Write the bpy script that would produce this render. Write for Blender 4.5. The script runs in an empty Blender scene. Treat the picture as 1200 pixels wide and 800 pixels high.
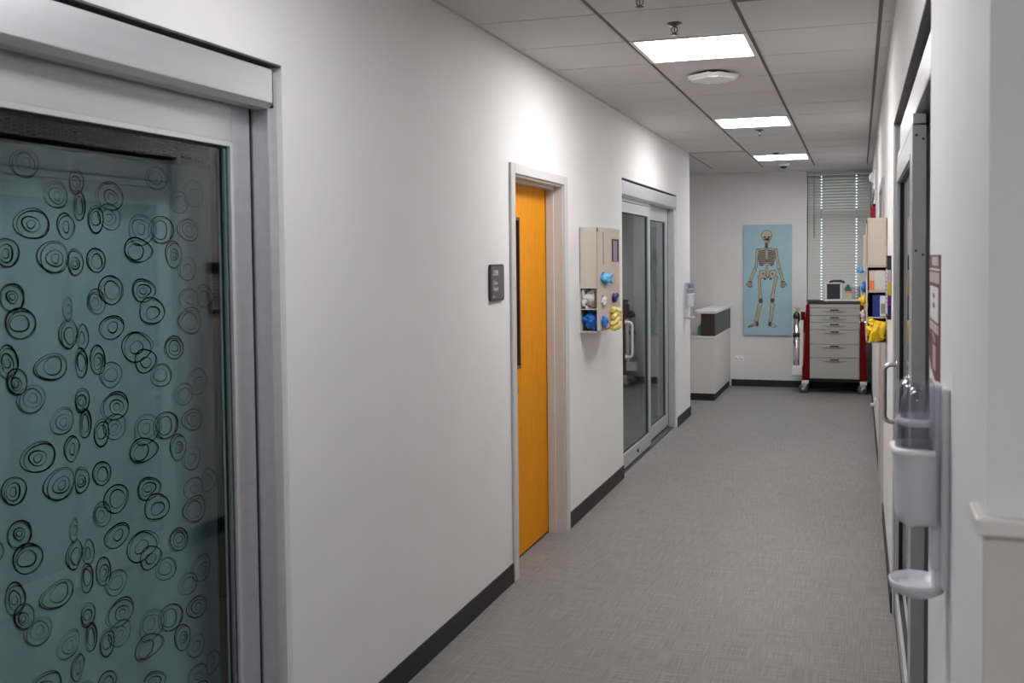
import bpy, bmesh, math, random
from mathutils import Vector, Matrix, noise
random.seed(7)
C = bpy.context.scene.collection
S = bpy.context.scene
PI = math.pi

# ------------------------------------------------------------------ camera, world, exposure
F_PX, YAW, PITCH, ROLL, SX, SY = 1171.05, 0.311678, 0.038688, -0.009893, 29.79, -50.96
cam_d = bpy.data.cameras.new('camera'); cam = bpy.data.objects.new('camera', cam_d); C.objects.link(cam)
_f0 = Vector((-math.sin(YAW), math.cos(YAW), 0)); _r0 = Vector((math.cos(YAW), math.sin(YAW), 0)); _u0 = Vector((0, 0, 1))
_f = _f0*math.cos(PITCH) - _u0*math.sin(PITCH); _u = _u0*math.cos(PITCH) + _f0*math.sin(PITCH)
_r = _r0*math.cos(ROLL) + _u*math.sin(ROLL); _uu = -_r0*math.sin(ROLL) + _u*math.cos(ROLL)
cam.matrix_world = Matrix(((_r.x, _uu.x, -_f.x, 0), (_r.y, _uu.y, -_f.y, 0), (_r.z, _uu.z, -_f.z, 1.689), (0, 0, 0, 1)))
cam_d.sensor_width = 36.0; cam_d.sensor_fit = 'HORIZONTAL'
cam_d.lens = F_PX/1200*36.0
cam_d.shift_x = -SX/1200; cam_d.shift_y = SY/1200
cam_d.clip_start = 0.05; cam_d.clip_end = 100
cam_d.dof.use_dof = True; cam_d.dof.focus_distance = 6.0; cam_d.dof.aperture_fstop = 6.3
S.camera = cam

w = bpy.data.worlds.new('sky'); S.world = w; w.use_nodes = True
bgn = w.node_tree.nodes['Background']; bgn.inputs[0].default_value = (0.90, 0.95, 1.0, 1); bgn.inputs[1].default_value = 4.0

S.view_settings.view_transform = 'Standard'; S.view_settings.look = 'None'
S.view_settings.gamma = 1; S.view_settings.use_curve_mapping = False
S.view_settings.exposure = 0.0
PANEL_EMISSION = 30.5

# ------------------------------------------------------------------ materials
def mat(name, col, rough=0.5, metal=0.0, spec=0.5, noise_amt=0.0, noise_scale=40.0, bump=0.0, bump_scale=200.0, sub=None, stretch=None):
    m = bpy.data.materials.new(name); m.use_nodes = True
    nt = m.node_tree; b = nt.nodes['Principled BSDF']
    b.inputs['Base Color'].default_value = (*col, 1); b.inputs['Roughness'].default_value = rough
    b.inputs['Metallic'].default_value = metal; b.inputs['Specular IOR Level'].default_value = spec
    if noise_amt or bump:
        tc = nt.nodes.new('ShaderNodeTexCoord'); mp = nt.nodes.new('ShaderNodeMapping')
        nt.links.new(tc.outputs['Object'], mp.inputs[0])
        if stretch: mp.inputs['Scale'].default_value = stretch
    if noise_amt:
        n = nt.nodes.new('ShaderNodeTexNoise'); n.inputs['Scale'].default_value = noise_scale; n.inputs['Detail'].default_value = 6
        nt.links.new(mp.outputs[0], n.inputs['Vector'])
        r = nt.nodes.new('ShaderNodeMapRange'); r.inputs[1].default_value = .25; r.inputs[2].default_value = .75
        r.inputs[3].default_value = 1-noise_amt; r.inputs[4].default_value = 1+noise_amt
        nt.links.new(n.outputs['Fac'], r.inputs[0])
        mx = nt.nodes.new('ShaderNodeMix'); mx.data_type = 'RGBA'; mx.blend_type = 'MULTIPLY'; mx.inputs[0].default_value = 1
        mx.inputs[6].default_value = (*col, 1); nt.links.new(r.outputs[0], mx.inputs[7]); nt.links.new(mx.outputs[2], b.inputs['Base Color'])
    if bump:
        n2 = nt.nodes.new('ShaderNodeTexNoise'); n2.inputs['Scale'].default_value = bump_scale; n2.inputs['Detail'].default_value = 3
        nt.links.new(mp.outputs[0], n2.inputs['Vector'])
        bp = nt.nodes.new('ShaderNodeBump'); bp.inputs['Strength'].default_value = bump; bp.inputs['Distance'].default_value = .002
        nt.links.new(n2.outputs['Fac'], bp.inputs['Height']); nt.links.new(bp.outputs[0], b.inputs['Normal'])
    return m

def emit(name, col, st):
    m = bpy.data.materials.new(name); m.use_nodes = True; nt = m.node_tree; nt.nodes.clear()
    e = nt.nodes.new('ShaderNodeEmission'); e.inputs[0].default_value = (*col, 1); e.inputs[1].default_value = st
    o = nt.nodes.new('ShaderNodeOutputMaterial'); nt.links.new(e.outputs[0], o.inputs[0]); return m

def glass(name, tint=(.8, .84, .84), ior=1.5, gloss=1.0, rough=0.0):
    m = bpy.data.materials.new(name); m.use_nodes = True; nt = m.node_tree; nt.nodes.clear()
    t = nt.nodes.new('ShaderNodeBsdfTransparent'); t.inputs[0].default_value = (*tint, 1)
    g = nt.nodes.new('ShaderNodeBsdfGlossy'); g.inputs['Color'].default_value = (gloss, gloss, gloss, 1); g.inputs['Roughness'].default_value = rough
    f0 = ((ior-1)/(ior+1))**2                                   # Schlick reflectance, the same from both sides of the pane
    ge = nt.nodes.new('ShaderNodeNewGeometry'); dp = nt.nodes.new('ShaderNodeVectorMath'); dp.operation = 'DOT_PRODUCT'
    nt.links.new(ge.outputs['Normal'], dp.inputs[0]); nt.links.new(ge.outputs['Incoming'], dp.inputs[1])
    def mth(op, *a):
        n = nt.nodes.new('ShaderNodeMath'); n.operation = op
        for i, v in enumerate(a):
            if isinstance(v, (int, float)): n.inputs[i].default_value = v
            else: nt.links.new(v, n.inputs[i])
        return n.outputs[0]
    c = mth('ABSOLUTE', dp.outputs['Value']); c = mth('SUBTRACT', 1.0, c); c = mth('POWER', c, 5.0); f = mth('MULTIPLY_ADD', c, 1-f0, f0)
    mx = nt.nodes.new('ShaderNodeMixShader'); o = nt.nodes.new('ShaderNodeOutputMaterial')
    nt.links.new(f, mx.inputs[0]); nt.links.new(t.outputs[0], mx.inputs[1]); nt.links.new(g.outputs[0], mx.inputs[2]); nt.links.new(mx.outputs[0], o.inputs[0])
    return m

M = {}
M['wall'] = mat('wall_paint', (.82, .82, .822), .62, spec=.14, noise_amt=.02, noise_scale=3, bump=.06, bump_scale=260)
M['wall_far'] = mat('far_wall_paint', (.76, .75, .745), .5, spec=.3, noise_amt=.02, noise_scale=3)
M['tile'] = mat('ceiling_tile', (.68, .665, .66), .9, spec=.1, noise_amt=.05, noise_scale=90, bump=.25, bump_scale=400)
M['tbar'] = mat('shaded_grid_metal', (.11, .105, .105), .6)  # dark grey puts the shadow of the reveal into the grid bars
M['plenum'] = mat('plenum', (.03, .03, .03), .8)
M['black'] = mat('rubber_base', (.011, .011, .012), .55, noise_amt=.1)
M['alu'] = mat('anodised_aluminium', (.62, .63, .65), .38, metal=.7, noise_amt=.05, noise_scale=30, stretch=(1, .05, 1))
M['bead'] = mat('glazing_bead_aluminium', (.70, .71, .73), .35, metal=.55)
M['alu_dark'] = mat('shadow_gap_aluminium', (.10, .10, .11), .5, metal=.5)
M['gasket'] = mat('black_gasket', (.012, .012, .014), .5)
M['glass'] = glass('door_glass', (.87, .91, .91), 1.5, gloss=.82)
M['glass_edge'] = mat('glass_edge', (.10, .15, .155), .25)
M['clear'] = glass('clear_plastic', (.80, .80, .84), 1.7, rough=.05)
M['gel'] = glass('clear_gel', (.80, .80, .85), 1.5, rough=.03)
M['gel_white'] = mat('frosted_plastic', (.80, .80, .84), .25)
M['white'] = mat('white_plastic', (.68, .67, .735), .3, noise_amt=.02)
M['white_metal'] = mat('white_enamel', (.78, .78, .78), .4)
M['bright_plate'] = mat('outlet_plastic', (.90, .90, .90), .35)
M['frame'] = mat('door_frame_paint', (.62, .61, .60), .4, spec=.4)
M['honey'] = mat('honey_maple', (.78, .295, .002), .5, spec=.12, noise_amt=.10, noise_scale=26, stretch=(3, 3, .25), bump=.05, bump_scale=120)
M['honey_dark'] = mat('lite_stop_walnut', (.10, .040, .010), .4, noise_amt=.15, stretch=(3, 3, .2))
M['chrome'] = mat('chrome', (.75, .75, .76), .16, metal=1)
M['steel'] = mat('satin_steel', (.70, .68, .66), .3, metal=.9)
M['cab'] = mat('beige_laminate', (.60, .53, .455), .45, noise_amt=.02)
M['dark'] = mat('dark_void', (.03, .028, .03), .7)
M['sign'] = mat('sign_plaque', (.085, .085, .095), .4)
M['sign_rim'] = mat('sign_rim', (.025, .025, .032), .4)
M['print_white'] = mat('printed_white', (.72, .72, .74), .6)
M['print_grey'] = mat('printed_grey', (.12, .12, .13), .6)
M['red'] = mat('cart_red', (.13, .001, .002), .55, spec=.12)
M['red2'] = mat('alarm_red', (.5, .01, .02), .4)
M['drawer'] = mat('cart_drawer_grey', (.40, .39, .365), .45)
M['drawer_recess'] = mat('drawer_pull_recess', (.24, .23, .22), .5)
M['walnut'] = mat('walnut_laminate', (.045, .026, .018), .45, noise_amt=.25, noise_scale=20, stretch=(3, 3, .3))
M['slate'] = mat('slate_laminate', (.05, .047, .043), .4, noise_amt=.1)
M['desk'] = mat('desk_laminate', (.72, .705, .69), .45)
M['cap'] = mat('solid_surface', (.74, .73, .72), .3)
M['rubber'] = mat('caster_rubber', (.10, .10, .105), .5)
M['canvas'] = mat('canvas_blue', (.36, .55, .60), .55, noise_amt=.06, noise_scale=5)
M['bone'] = mat('bone_print', (.52, .44, .31), .6, noise_amt=.15, noise_scale=20)
M['bone_dark'] = mat('bone_outline_print', (.03, .025, .03), .6)
M['bone_mid'] = mat('bone_shadow_print', (.09, .08, .095), .6)
M['slat'] = mat('blind_slat', (.50, .49, .47), .5)
M['yellow'] = mat('yellow_gown', (.86, .58, .015), .55, noise_amt=.1, bump=.3, bump_scale=60)
M['pale_yellow'] = mat('pale_yellow_glove', (.85, .68, .20), .5, noise_amt=.08, bump=.3, bump_scale=60)
M['blue'] = mat('blue_nitrile', (.012, .17, .62), .45, noise_amt=.15, bump=.3, bump_scale=60)
M['sky_blue'] = mat('light_blue_mask', (.10, .42, .75), .5, noise_amt=.15, bump=.3, bump_scale=60)
M['navy'] = mat('navy_nitrile', (.012, .015, .17), .45, noise_amt=.1)
M['white_cloth'] = mat('white_cloth', (.66, .64, .62), .7, noise_amt=.06, bump=.3, bump_scale=60)
M['grey_cloth'] = mat('pale_grey_plastic_bag', (.50, .47, .45), .4, noise_amt=.12, bump=.4, bump_scale=40)
M['purple'] = mat('purple_print', (.20, .02, .20), .5)
M['orange'] = mat('orange_print', (.75, .22, .07), .5)
M['pink_box'] = mat('pale_pink_card', (.68, .52, .46), .6)
M['blue_box'] = mat('blue_card', (.012, .035, .22), .5)
M['maroon'] = mat('maroon_print', (.14, .025, .035), .5)
M['pale_pink'] = mat('pale_pink_print', (.55, .45, .46), .5)
M['teal_gel'] = mat('teal_bottle', (.06, .30, .27), .3)
M['green'] = mat('green_bag', (.01, .20, .13), .5)
M['dgreen'] = mat('cylinder_green', (.008, .035, .022), .3)
M['beige'] = mat('beige_card', (.58, .50, .42), .6)
M['screen'] = mat('dark_window', (.035, .037, .042), .2)
M['vent'] = mat('vent_grey', (.16, .155, .15), .5)
M['emit'] = emit('led_panel', (1.0, .985, .985), PANEL_EMISSION)
M['emit_dim'] = emit('led_panel_dimmed', (1.0, .985, .985), PANEL_EMISSION*.62)
M['dark_steel'] = mat('dark_steel', (.16, .15, .15), .35, metal=.6)
M['dim_wall'] = mat('unlit_room_wall_shade', (.085, .082, .08), .6)  # near-black colour carries the gloom of the unlit rooms
M['netting'] = None

def curtain_mat():
    m = mat('teal_curtain', (.33, .475, .50), .75, spec=.15, noise_amt=.05, noise_scale=14, bump=.1, bump_scale=500)
    b = m.node_tree.nodes['Principled BSDF']; b.inputs['Sheen Weight'].default_value = .15
    return m
M['curtain'] = curtain_mat()
M['ring_dark'] = mat('ring_print_dark', (.010, .013, .014), .8, spec=.1)
M['ring_grey'] = mat('ring_print_grey', (.055, .095, .10), .8, spec=.1)

def netting_mat():
    m = bpy.data.materials.new('curtain_netting'); m.use_nodes = True; nt = m.node_tree; b = nt.nodes['Principled BSDF']
    b.inputs['Base Color'].default_value = (.045, .06, .12, 1); b.inputs['Roughness'].default_value = .7
    tc = nt.nodes.new('ShaderNodeTexCoord'); sp = nt.nodes.new('ShaderNodeSeparateXYZ'); cb = nt.nodes.new('ShaderNodeCombineXYZ')
    nt.links.new(tc.outputs['Object'], sp.inputs[0]); nt.links.new(sp.outputs['Z'], cb.inputs['X']); nt.links.new(sp.outputs['Y'], cb.inputs['Y'])
    br = nt.nodes.new('ShaderNodeTexBrick'); br.inputs['Scale'].default_value = 1; br.inputs['Brick Width'].default_value = .0105; br.inputs['Row Height'].default_value = .0186
    br.inputs['Mortar Size'].default_value = .0022; br.inputs['Mortar Smooth'].default_value = .3
    br.inputs['Color1'].default_value = (.25, .25, .25, 1); br.inputs['Color2'].default_value = (.30, .30, .30, 1); br.inputs['Mortar'].default_value = (1, 1, 1, 1)
    nt.links.new(cb.outputs[0], br.inputs['Vector'])
    tr = nt.nodes.new('ShaderNodeBsdfTransparent'); mx = nt.nodes.new('ShaderNodeMixShader'); out = nt.nodes['Material Output']
    nt.links.new(br.outputs['Color'], mx.inputs[0]); nt.links.new(tr.outputs[0], mx.inputs[1]); nt.links.new(b.outputs[0], mx.inputs[2]); nt.links.new(mx.outputs[0], out.inputs[0])
    return m
M['netting'] = netting_mat()

def floor_mat():
    m = bpy.data.materials.new('woven_vinyl'); m.use_nodes = True; nt = m.node_tree; b = nt.nodes['Principled BSDF']
    tc = nt.nodes.new('ShaderNodeTexCoord')
    outs = []
    for sc in ((260, 5, 1), (5, 260, 1), (70, 70, 1), (1.1, .8, 1)):
        mp = nt.nodes.new('ShaderNodeMapping'); mp.inputs['Scale'].default_value = sc; nt.links.new(tc.outputs['Object'], mp.inputs[0])
        n = nt.nodes.new('ShaderNodeTexNoise'); n.inputs['Scale'].default_value = 1; n.inputs['Detail'].default_value = 4; n.inputs['Roughness'].default_value = .6
        nt.links.new(mp.outputs[0], n.inputs['Vector']); outs.append(n.outputs['Fac'])
    def math_(op, a, b_):
        x = nt.nodes.new('ShaderNodeMath'); x.operation = op
        for i, v in enumerate((a, b_)):
            if hasattr(v, 'node'): nt.links.new(v, x.inputs[i])
            else: x.inputs[i].default_value = v
        return x.outputs[0]
    s = math_('ADD', outs[0], outs[1]); s = math_('MULTIPLY', s, .42); s2 = math_('MULTIPLY', outs[2], .10); s = math_('ADD', s, s2); s3 = math_('MULTIPLY', outs[3], .06); s = math_('ADD', s, s3)
    cr = nt.nodes.new('ShaderNodeValToRGB'); cr.color_ramp.elements[0].position = .33; cr.color_ramp.elements[0].color = (.105, .102, .100, 1)
    cr.color_ramp.elements[1].position = .67; cr.color_ramp.elements[1].color = (.365, .357, .350, 1)
    nt.links.new(s, cr.inputs[0]); nt.links.new(cr.outputs[0], b.inputs['Base Color'])
    b.inputs['Roughness'].default_value = .5; b.inputs['Specular IOR Level'].default_value = .35
    bp = nt.nodes.new('ShaderNodeBump'); bp.inputs['Strength'].default_value = .15; bp.inputs['Distance'].default_value = .001
    nt.links.new(s, bp.inputs['Height']); nt.links.new(bp.outputs[0], b.inputs['Normal'])
    return m
M['floor'] = floor_mat()

# ------------------------------------------------------------------ mesh helpers (all coordinates are world metres)
class MB:
    def __init__(s): s.v = []; s.f = []; s.sm = []
    def add(s, verts, faces, smooth=False):
        o = len(s.v); s.v += [tuple(p) for p in verts]; s.f += [tuple(i+o for i in f) for f in faces]; s.sm += [smooth]*len(faces); return s
    def box(s, x0, x1, y0, y1, z0, z1):
        x0, x1 = sorted((x0, x1)); y0, y1 = sorted((y0, y1)); z0, z1 = sorted((z0, z1))
        v = [(x, y, z) for z in (z0, z1) for y in (y0, y1) for x in (x0, x1)]
        return s.add(v, [(0, 2, 3, 1), (4, 5, 7, 6), (0, 1, 5, 4), (2, 6, 7, 3), (0, 4, 6, 2), (1, 3, 7, 5)])
    def rbox(s, x0, x1, y0, y1, z0, z1, b=.004, seg=2):
        x0, x1 = sorted((x0, x1)); y0, y1 = sorted((y0, y1)); z0, z1 = sorted((z0, z1))
        bm = bmesh.new(); bmesh.ops.create_cube(bm, size=1)
        for v in bm.verts: v.co = Vector(((x0+x1)/2+v.co.x*(x1-x0), (y0+y1)/2+v.co.y*(y1-y0), (z0+z1)/2+v.co.z*(z1-z0)))
        b = min(b, .45*min(x1-x0, y1-y0, z1-z0))
        bmesh.ops.bevel(bm, geom=bm.edges[:], offset=b, segments=seg, profile=.5, affect='EDGES')
        return s.bm(bm)
    def bm(s, bm, smooth=False):
        bm.verts.index_update(); s.add([v.co[:] for v in bm.verts], [[v.index for v in f.verts] for f in bm.faces], smooth); bm.free(); return s
    def tube(s, pts, r, n=10, cap=True, smooth=True):
        pts = [Vector(p) for p in pts]; rs = r if isinstance(r, (list, tuple)) else [r]*len(pts)
        rings = []; up = None
        for i, p in enumerate(pts):
            t = (pts[min(i+1, len(pts)-1)]-pts[max(i-1, 0)]).normalized()
            if up is None: up = t.orthogonal().normalized()
            up = (up-t*up.dot(t)); up = up.normalized() if up.length > 1e-6 else t.orthogonal().normalized()
            sd = t.cross(up)
            rings.append([p+(up*math.cos(2*PI*k/n)+sd*math.sin(2*PI*k/n))*rs[i] for k in range(n)])
        v = [q for rg in rings for q in rg]; f = []
        for i in range(len(pts)-1):
            for k in range(n): f.append((i*n+k, i*n+(k+1) % n, (i+1)*n+(k+1) % n, (i+1)*n+k))
        s.add(v, f, smooth)
        if cap: s.add(rings[0], [tuple(range(n))[::-1]]); s.add(rings[-1], [tuple(range(n))])
        return s
    def lathe(s, c, prof, n=20, axis='z', sx=1, sy=1, smooth=True):
        v = []; f = []; c = Vector(c)
        for r, h in prof:
            for k in range(n):
                a = 2*PI*k/n; p, q = r*math.cos(a)*sx, r*math.sin(a)*sy
                d = {'z': (p, q, h), 'x': (h, p, q), 'y': (p, h, q)}[axis]
                v.append(c+Vector(d))
        for i in range(len(prof)-1):
            for k in range(n): f.append((i*n+k, i*n+(k+1) % n, (i+1)*n+(k+1) % n, (i+1)*n+k))
        f.append(tuple(range(n))[::-1]); f.append(tuple((len(prof)-1)*n+k for k in range(n)))
        return s.add(v, f, smooth)
    def prism(s, pts, axis, a0, a1):
        n = len(pts)
        def P(u, t, a): return {'x': (a, u, t), 'y': (u, a, t), 'z': (u, t, a)}[axis]
        v = [P(u, t, a0) for u, t in pts]+[P(u, t, a1) for u, t in pts]
        f = [tuple(range(n))[::-1], tuple(range(n, 2*n))]+[(i, (i+1) % n, n+(i+1) % n, n+i) for i in range(n)]
        return s.add(v, f)
    def blob(s, c, r, seed=0, amp=.35, fr=2.2, sub=3):
        bm = bmesh.new(); bmesh.ops.create_icosphere(bm, subdivisions=sub, radius=1)
        for v in bm.verts:
            d = v.co.normalized()
            k = 1+amp*noise.noise(d*fr+Vector((seed*3.1, seed*1.7, seed)))+.5*amp*noise.noise(d*fr*2.7+Vector((seed, 0, 5)))
            v.co = Vector((c[0]+d.x*r[0]*k, c[1]+d.y*r[1]*k, c[2]+d.z*r[2]*k))
        return s.bm(bm, True)

def wpos(o):
    p = Vector((0, 0, 0))
    while o: p += Vector(o.location); o = o.parent
    return p
def build(name, mb, m, parent=None, origin=None, kind=None, label=None):
    me = bpy.data.meshes.new(name)
    if parent is not None: base = wpos(parent)
    else: base = Vector((0, 0, 0))
    if origin is None:
        xs = [v[0] for v in mb.v]; ys = [v[1] for v in mb.v]; zs = [v[2] for v in mb.v]
        origin = ((min(xs)+max(xs))/2, (min(ys)+max(ys))/2, min(zs))
    origin = Vector(origin)
    me.from_pydata([tuple(Vector(v)-origin) for v in mb.v], [], mb.f)
    me.polygons.foreach_set('use_smooth', mb.sm); me.update()
    bm = bmesh.new(); bm.from_mesh(me); bmesh.ops.recalc_face_normals(bm, faces=bm.faces[:]); bm.to_mesh(me); bm.free()
    me.materials.append(m)
    o = bpy.data.objects.new(name, me); C.objects.link(o); o.location = origin-base
    if parent is not None: o.parent = parent
    if kind: o['kind'] = kind
    if label: o['label'] = label
    return o
def empty(name, loc):
    o = bpy.data.objects.new(name, None); C.objects.link(o); o.location = loc; o.empty_display_size = .1; return o
def tag(o, label, cat, group=None):
    o['label'] = label; o['category'] = cat
    if group: o['group'] = group
    return o
def thing(name, loc, label, cat, group=None): return tag(empty(name, loc), label, cat, group)
def struct(name, mb, m, parent=None, label=None):
    o = build(name, mb, m, parent, origin=(0, 0, 0) if parent is None else None)
    if parent is None: o['kind'] = 'structure'
    if label: o['label'] = label
    return o
def sroot(name, loc, label=None):
    o = empty(name, loc); o['kind'] = 'structure'
    if label: o['label'] = label
    return o
def inst(src, name, loc, parent):
    o = bpy.data.objects.new(name, src.data); C.objects.link(o); o.parent = parent; o.location = Vector(loc)-wpos(parent); return o

# ------------------------------------------------------------------ key dimensions
H = 2.791; XL = -1.723; XR = .151; YF = 13.27; YE = 10.67; WT = .15
YNEAR = -4.0; XRR = 2.6; XLL = -4.6
GX = [-1.13, -.52, .09]                    # ceiling grid lines running along the corridor
def GY(k): return 4.423+.61*(k-1)

# ------------------------------------------------------------------ floor, walls
struct('floor', MB().box(XLL-.2, XRR+.2, YNEAR-.2, YF+.2, -.1, 0), M['floor'])
D1 = (.30, 2.757, 2.302); YD = (4.95, 5.865, 2.139); D2 = (7.466, 9.868, 2.308)
wl = MB(); a = YNEAR
for (y0, y1, zt) in (D1, YD, D2):
    wl.box(XL-WT, XL, a, y0, 0, H+.05); wl.box(XL-WT, XL, y0, y1, zt, H+.05); a = y1
wl.box(XL-WT, XL, a, YE, 0, H+.05)
wall_left = struct('wall_left', wl, M['wall'])
D3 = (2.405, 4.945, 2.303); RD = (6.83, 7.70, 2.139)
wr = MB(); a = 1.34
for (y0, y1, zt) in (D3, RD):
    wr.box(XR, XR+WT, a, y0, 0, H+.05); wr.box(XR, XR+WT, y0, y1, zt, H+.05); a = y1
wr.box(XR, XR+WT, a, YF, 0, H+.05)
struct('wall_right', wr, M['wall'])
# far wall with a window opening
WX0, WX1, WZ0, WZ1 = -.645, .141, .80, 2.775
wf = MB().box(XLL-.2, WX0, YF, YF+.2, 0, H+.05).box(WX0, WX1, YF, YF+.2, 0, WZ0).box(WX0, WX1, YF, YF+.2, WZ1, H+.05).box(WX1, XR+WT, YF, YF+.2, 0, H+.05)
struct('wall_far', wf, M['wall_far'])
# wall closing the corridor corner on the near right, facing the camera
struct('wall_right_return', MB().box(XR+WT, XRR, 1.34, 1.34+WT, 0, H+.05), M['wall'])
struct('wall_right_near', MB().box(XRR, XRR+.15, YNEAR, 1.34+WT, 0, H+.05), M['wall'])
struct('wall_near', MB().box(XL-WT, XRR+.15, YNEAR-.15, YNEAR, 0, H+.05), M['wall'])
# side bay at the far left and the patient rooms behind the glass doors
struct('wall_left_bay', MB().box(XLL-.15, XLL, YE-.2, YF, 0, H+.05).box(XLL, XL-WT, YE-.15, YE, 0, H+.05), M['wall_far'])
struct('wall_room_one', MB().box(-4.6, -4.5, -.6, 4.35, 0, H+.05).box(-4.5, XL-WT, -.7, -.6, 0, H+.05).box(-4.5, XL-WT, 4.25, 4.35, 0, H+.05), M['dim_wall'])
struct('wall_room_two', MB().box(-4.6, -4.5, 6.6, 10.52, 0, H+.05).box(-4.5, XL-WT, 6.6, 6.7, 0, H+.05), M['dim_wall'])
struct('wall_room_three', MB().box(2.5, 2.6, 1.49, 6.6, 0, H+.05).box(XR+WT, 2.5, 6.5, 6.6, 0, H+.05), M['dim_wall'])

# ------------------------------------------------------------------ ceiling: slab, grid, tiles
ceil = struct('ceiling', MB().box(XLL-.2, XRR+.2, YNEAR-.2, YF+.2, H+.02, H+.12), M['plenum'])
struct('ceiling_band', MB().box(XLL, XR, 12.6, YF, H-.002, H+.02), M['tile'], ceil)
struct('ceiling_board', MB().box(XL, XRR, YNEAR, GY(-8), H, H+.02).box(XR, XRR, GY(-8), 1.34, H, H+.02), M['tile'], ceil)
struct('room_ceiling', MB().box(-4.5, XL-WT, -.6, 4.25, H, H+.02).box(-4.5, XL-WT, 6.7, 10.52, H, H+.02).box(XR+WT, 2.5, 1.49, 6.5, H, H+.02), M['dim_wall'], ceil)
lights_k = (-8, -3, 2, 7, 12); vent_k = 0
tile_cache = {}
def tile(x0, x1, y0, y1):
    g = .0048; gx = .009
    w_, l_ = round(x1-x0-2*gx, 3), round(y1-y0-2*g, 3)
    if (w_, l_) not in tile_cache:
        mb = MB(); e = .006
        v = [(-w_/2, -l_/2, .03), (w_/2, -l_/2, .03), (w_/2, l_/2, .03), (-w_/2, l_/2, .03),
             (-w_/2, -l_/2, .004), (w_/2, -l_/2, .004), (w_/2, l_/2, .004), (-w_/2, l_/2, .004),
             (-w_/2+e, -l_/2+.002, 0), (w_/2-e, -l_/2+.002, 0), (w_/2-e, l_/2-.002, 0), (-w_/2+e, l_/2-.002, 0)]
        f = [(0, 1, 2, 3), (8, 11, 10, 9)]
        for i in range(4):
            j = (i+1) % 4; f += [(i, 4+i, 4+j, j), (4+i, 8+i, 8+j, 4+j)]
        mb.add(v, f)
        o = build('ceiling_tile', mb, M['tile'], ceil, origin=(0, 0, 0)); tile_cache[(w_, l_)] = o
        o.location = Vector(((x0+x1)/2, (y0+y1)/2, H))
    else: inst(tile_cache[(w_, l_)], 'ceiling_tile', ((x0+x1)/2, (y0+y1)/2, H), ceil)
cols = [(XL, GX[0]), (GX[0], GX[1]), (GX[1], GX[2]), (GX[2], XR)]
bay_cols = [(GX[0]-.61*(i+1), GX[0]-.61*i) for i in range(0, 5)]
for k in range(-8, 15):
    y0 = GY(k); y1 = GY(k+1) if k < 14 else 12.6
    for ci, (x0, x1) in enumerate(cols):
        if ci == 1 and k in lights_k: continue
        if ci == 2 and k == vent_k: continue
        if ci == 0 and y0 >= YE-.35: continue
        tile(x0, x1, y0, y1)
    if y0 >= YE-.35:
        for (x0, x1) in bay_cols: tile(x0, x1, max(y0, YE), y1)
for x in GX+[GX[0]-.61*i for i in (1, 2, 3, 4)]:
    ya = GY(-8) if x > XL else YE
    struct('grid_runner', MB().box(x-.0075, x+.0075, ya, 12.6, H+.003, H+.02), M['tbar'], ceil)
for x, s_ in ((XL, 1), (XR, -1)):
    struct('wall_angle', MB().box(x, x+s_*.011, GY(-8) if s_ > 0 else 1.34, YE if s_ > 0 else YF, H-.003, H+.004), M['frame'], ceil)

# ------------------------------------------------------------------ ceiling fittings
places = {-8: 'behind the camera end of the corridor', -3: 'above the near sliding glass doors', 2: 'nearest in view, in front of the white access point', 7: 'middle of the three in view', 12: 'farthest, close to the dome camera'}
def ceiling_panel(x0, x1, y0, y1, lab, m, h=H):
    t = thing('ceiling_light', ((x0+x1)/2, (y0+y1)/2, h), 'square LED ceiling panel, '+lab, 'ceiling light', 'LED ceiling panels')
    fr = MB(); g = .009; wd = .022
    fr.box(x0+g, x1-g, y0+g, y0+g+wd, h-.002, h+.018).box(x0+g, x1-g, y1-g-wd, y1-g, h-.002, h+.018)
    fr.box(x0+g, x0+g+wd, y0+g+wd, y1-g-wd, h-.002, h+.018).box(x1-g-wd, x1-g, y0+g+wd, y1-g-wd, h-.002, h+.018)
    build('light_frame', fr, M['white_metal'], t)
    build('diffuser', MB().box(x0+g+wd, x1-g-wd, y0+g+wd, y1-g-wd, h+.006, h+.014), m, t)
for k in lights_k: ceiling_panel(GX[0], GX[1], GY(k), GY(k+1), places[k], M['emit_dim'] if k < 0 else M['emit'])
ceiling_panel(.95, 1.56, -1.6, -.99, 'added out of view to brighten the near right end wall', M['emit'], H-.02)  # extra unseen panel, added to light the near right end wall
# air vent
y0, y1 = GY(vent_k), GY(vent_k+1)
t = thing('ceiling_vent', ((GX[1]+GX[2])/2, (y0+y1)/2, H), 'dark slatted air vent set in the ceiling grid', 'vent')
mb = MB(); g = .01
for (xa, xb, ya, yb) in ((GX[1]+g, GX[2]-g, y0+g, y0+.04), (GX[1]+g, GX[2]-g, y1-.04, y1-g), (GX[1]+g, GX[1]+.04, y0+.04, y1-.04), (GX[2]-.04, GX[2]-g, y0+.04, y1-.04)): mb.box(xa, xb, ya, yb, H-.004, H+.016)
build('vent_frame', mb, M['vent'], t)
for i in range(9):
    yy = y0+.07+i*.0585
    build('vent_slat', MB().prism([(yy, H+.002), (yy+.004, H), (yy+.034, H+.016), (yy+.03, H+.018)], 'x', GX[1]+.04, GX[2]-.04), M['vent'], t)
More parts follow.
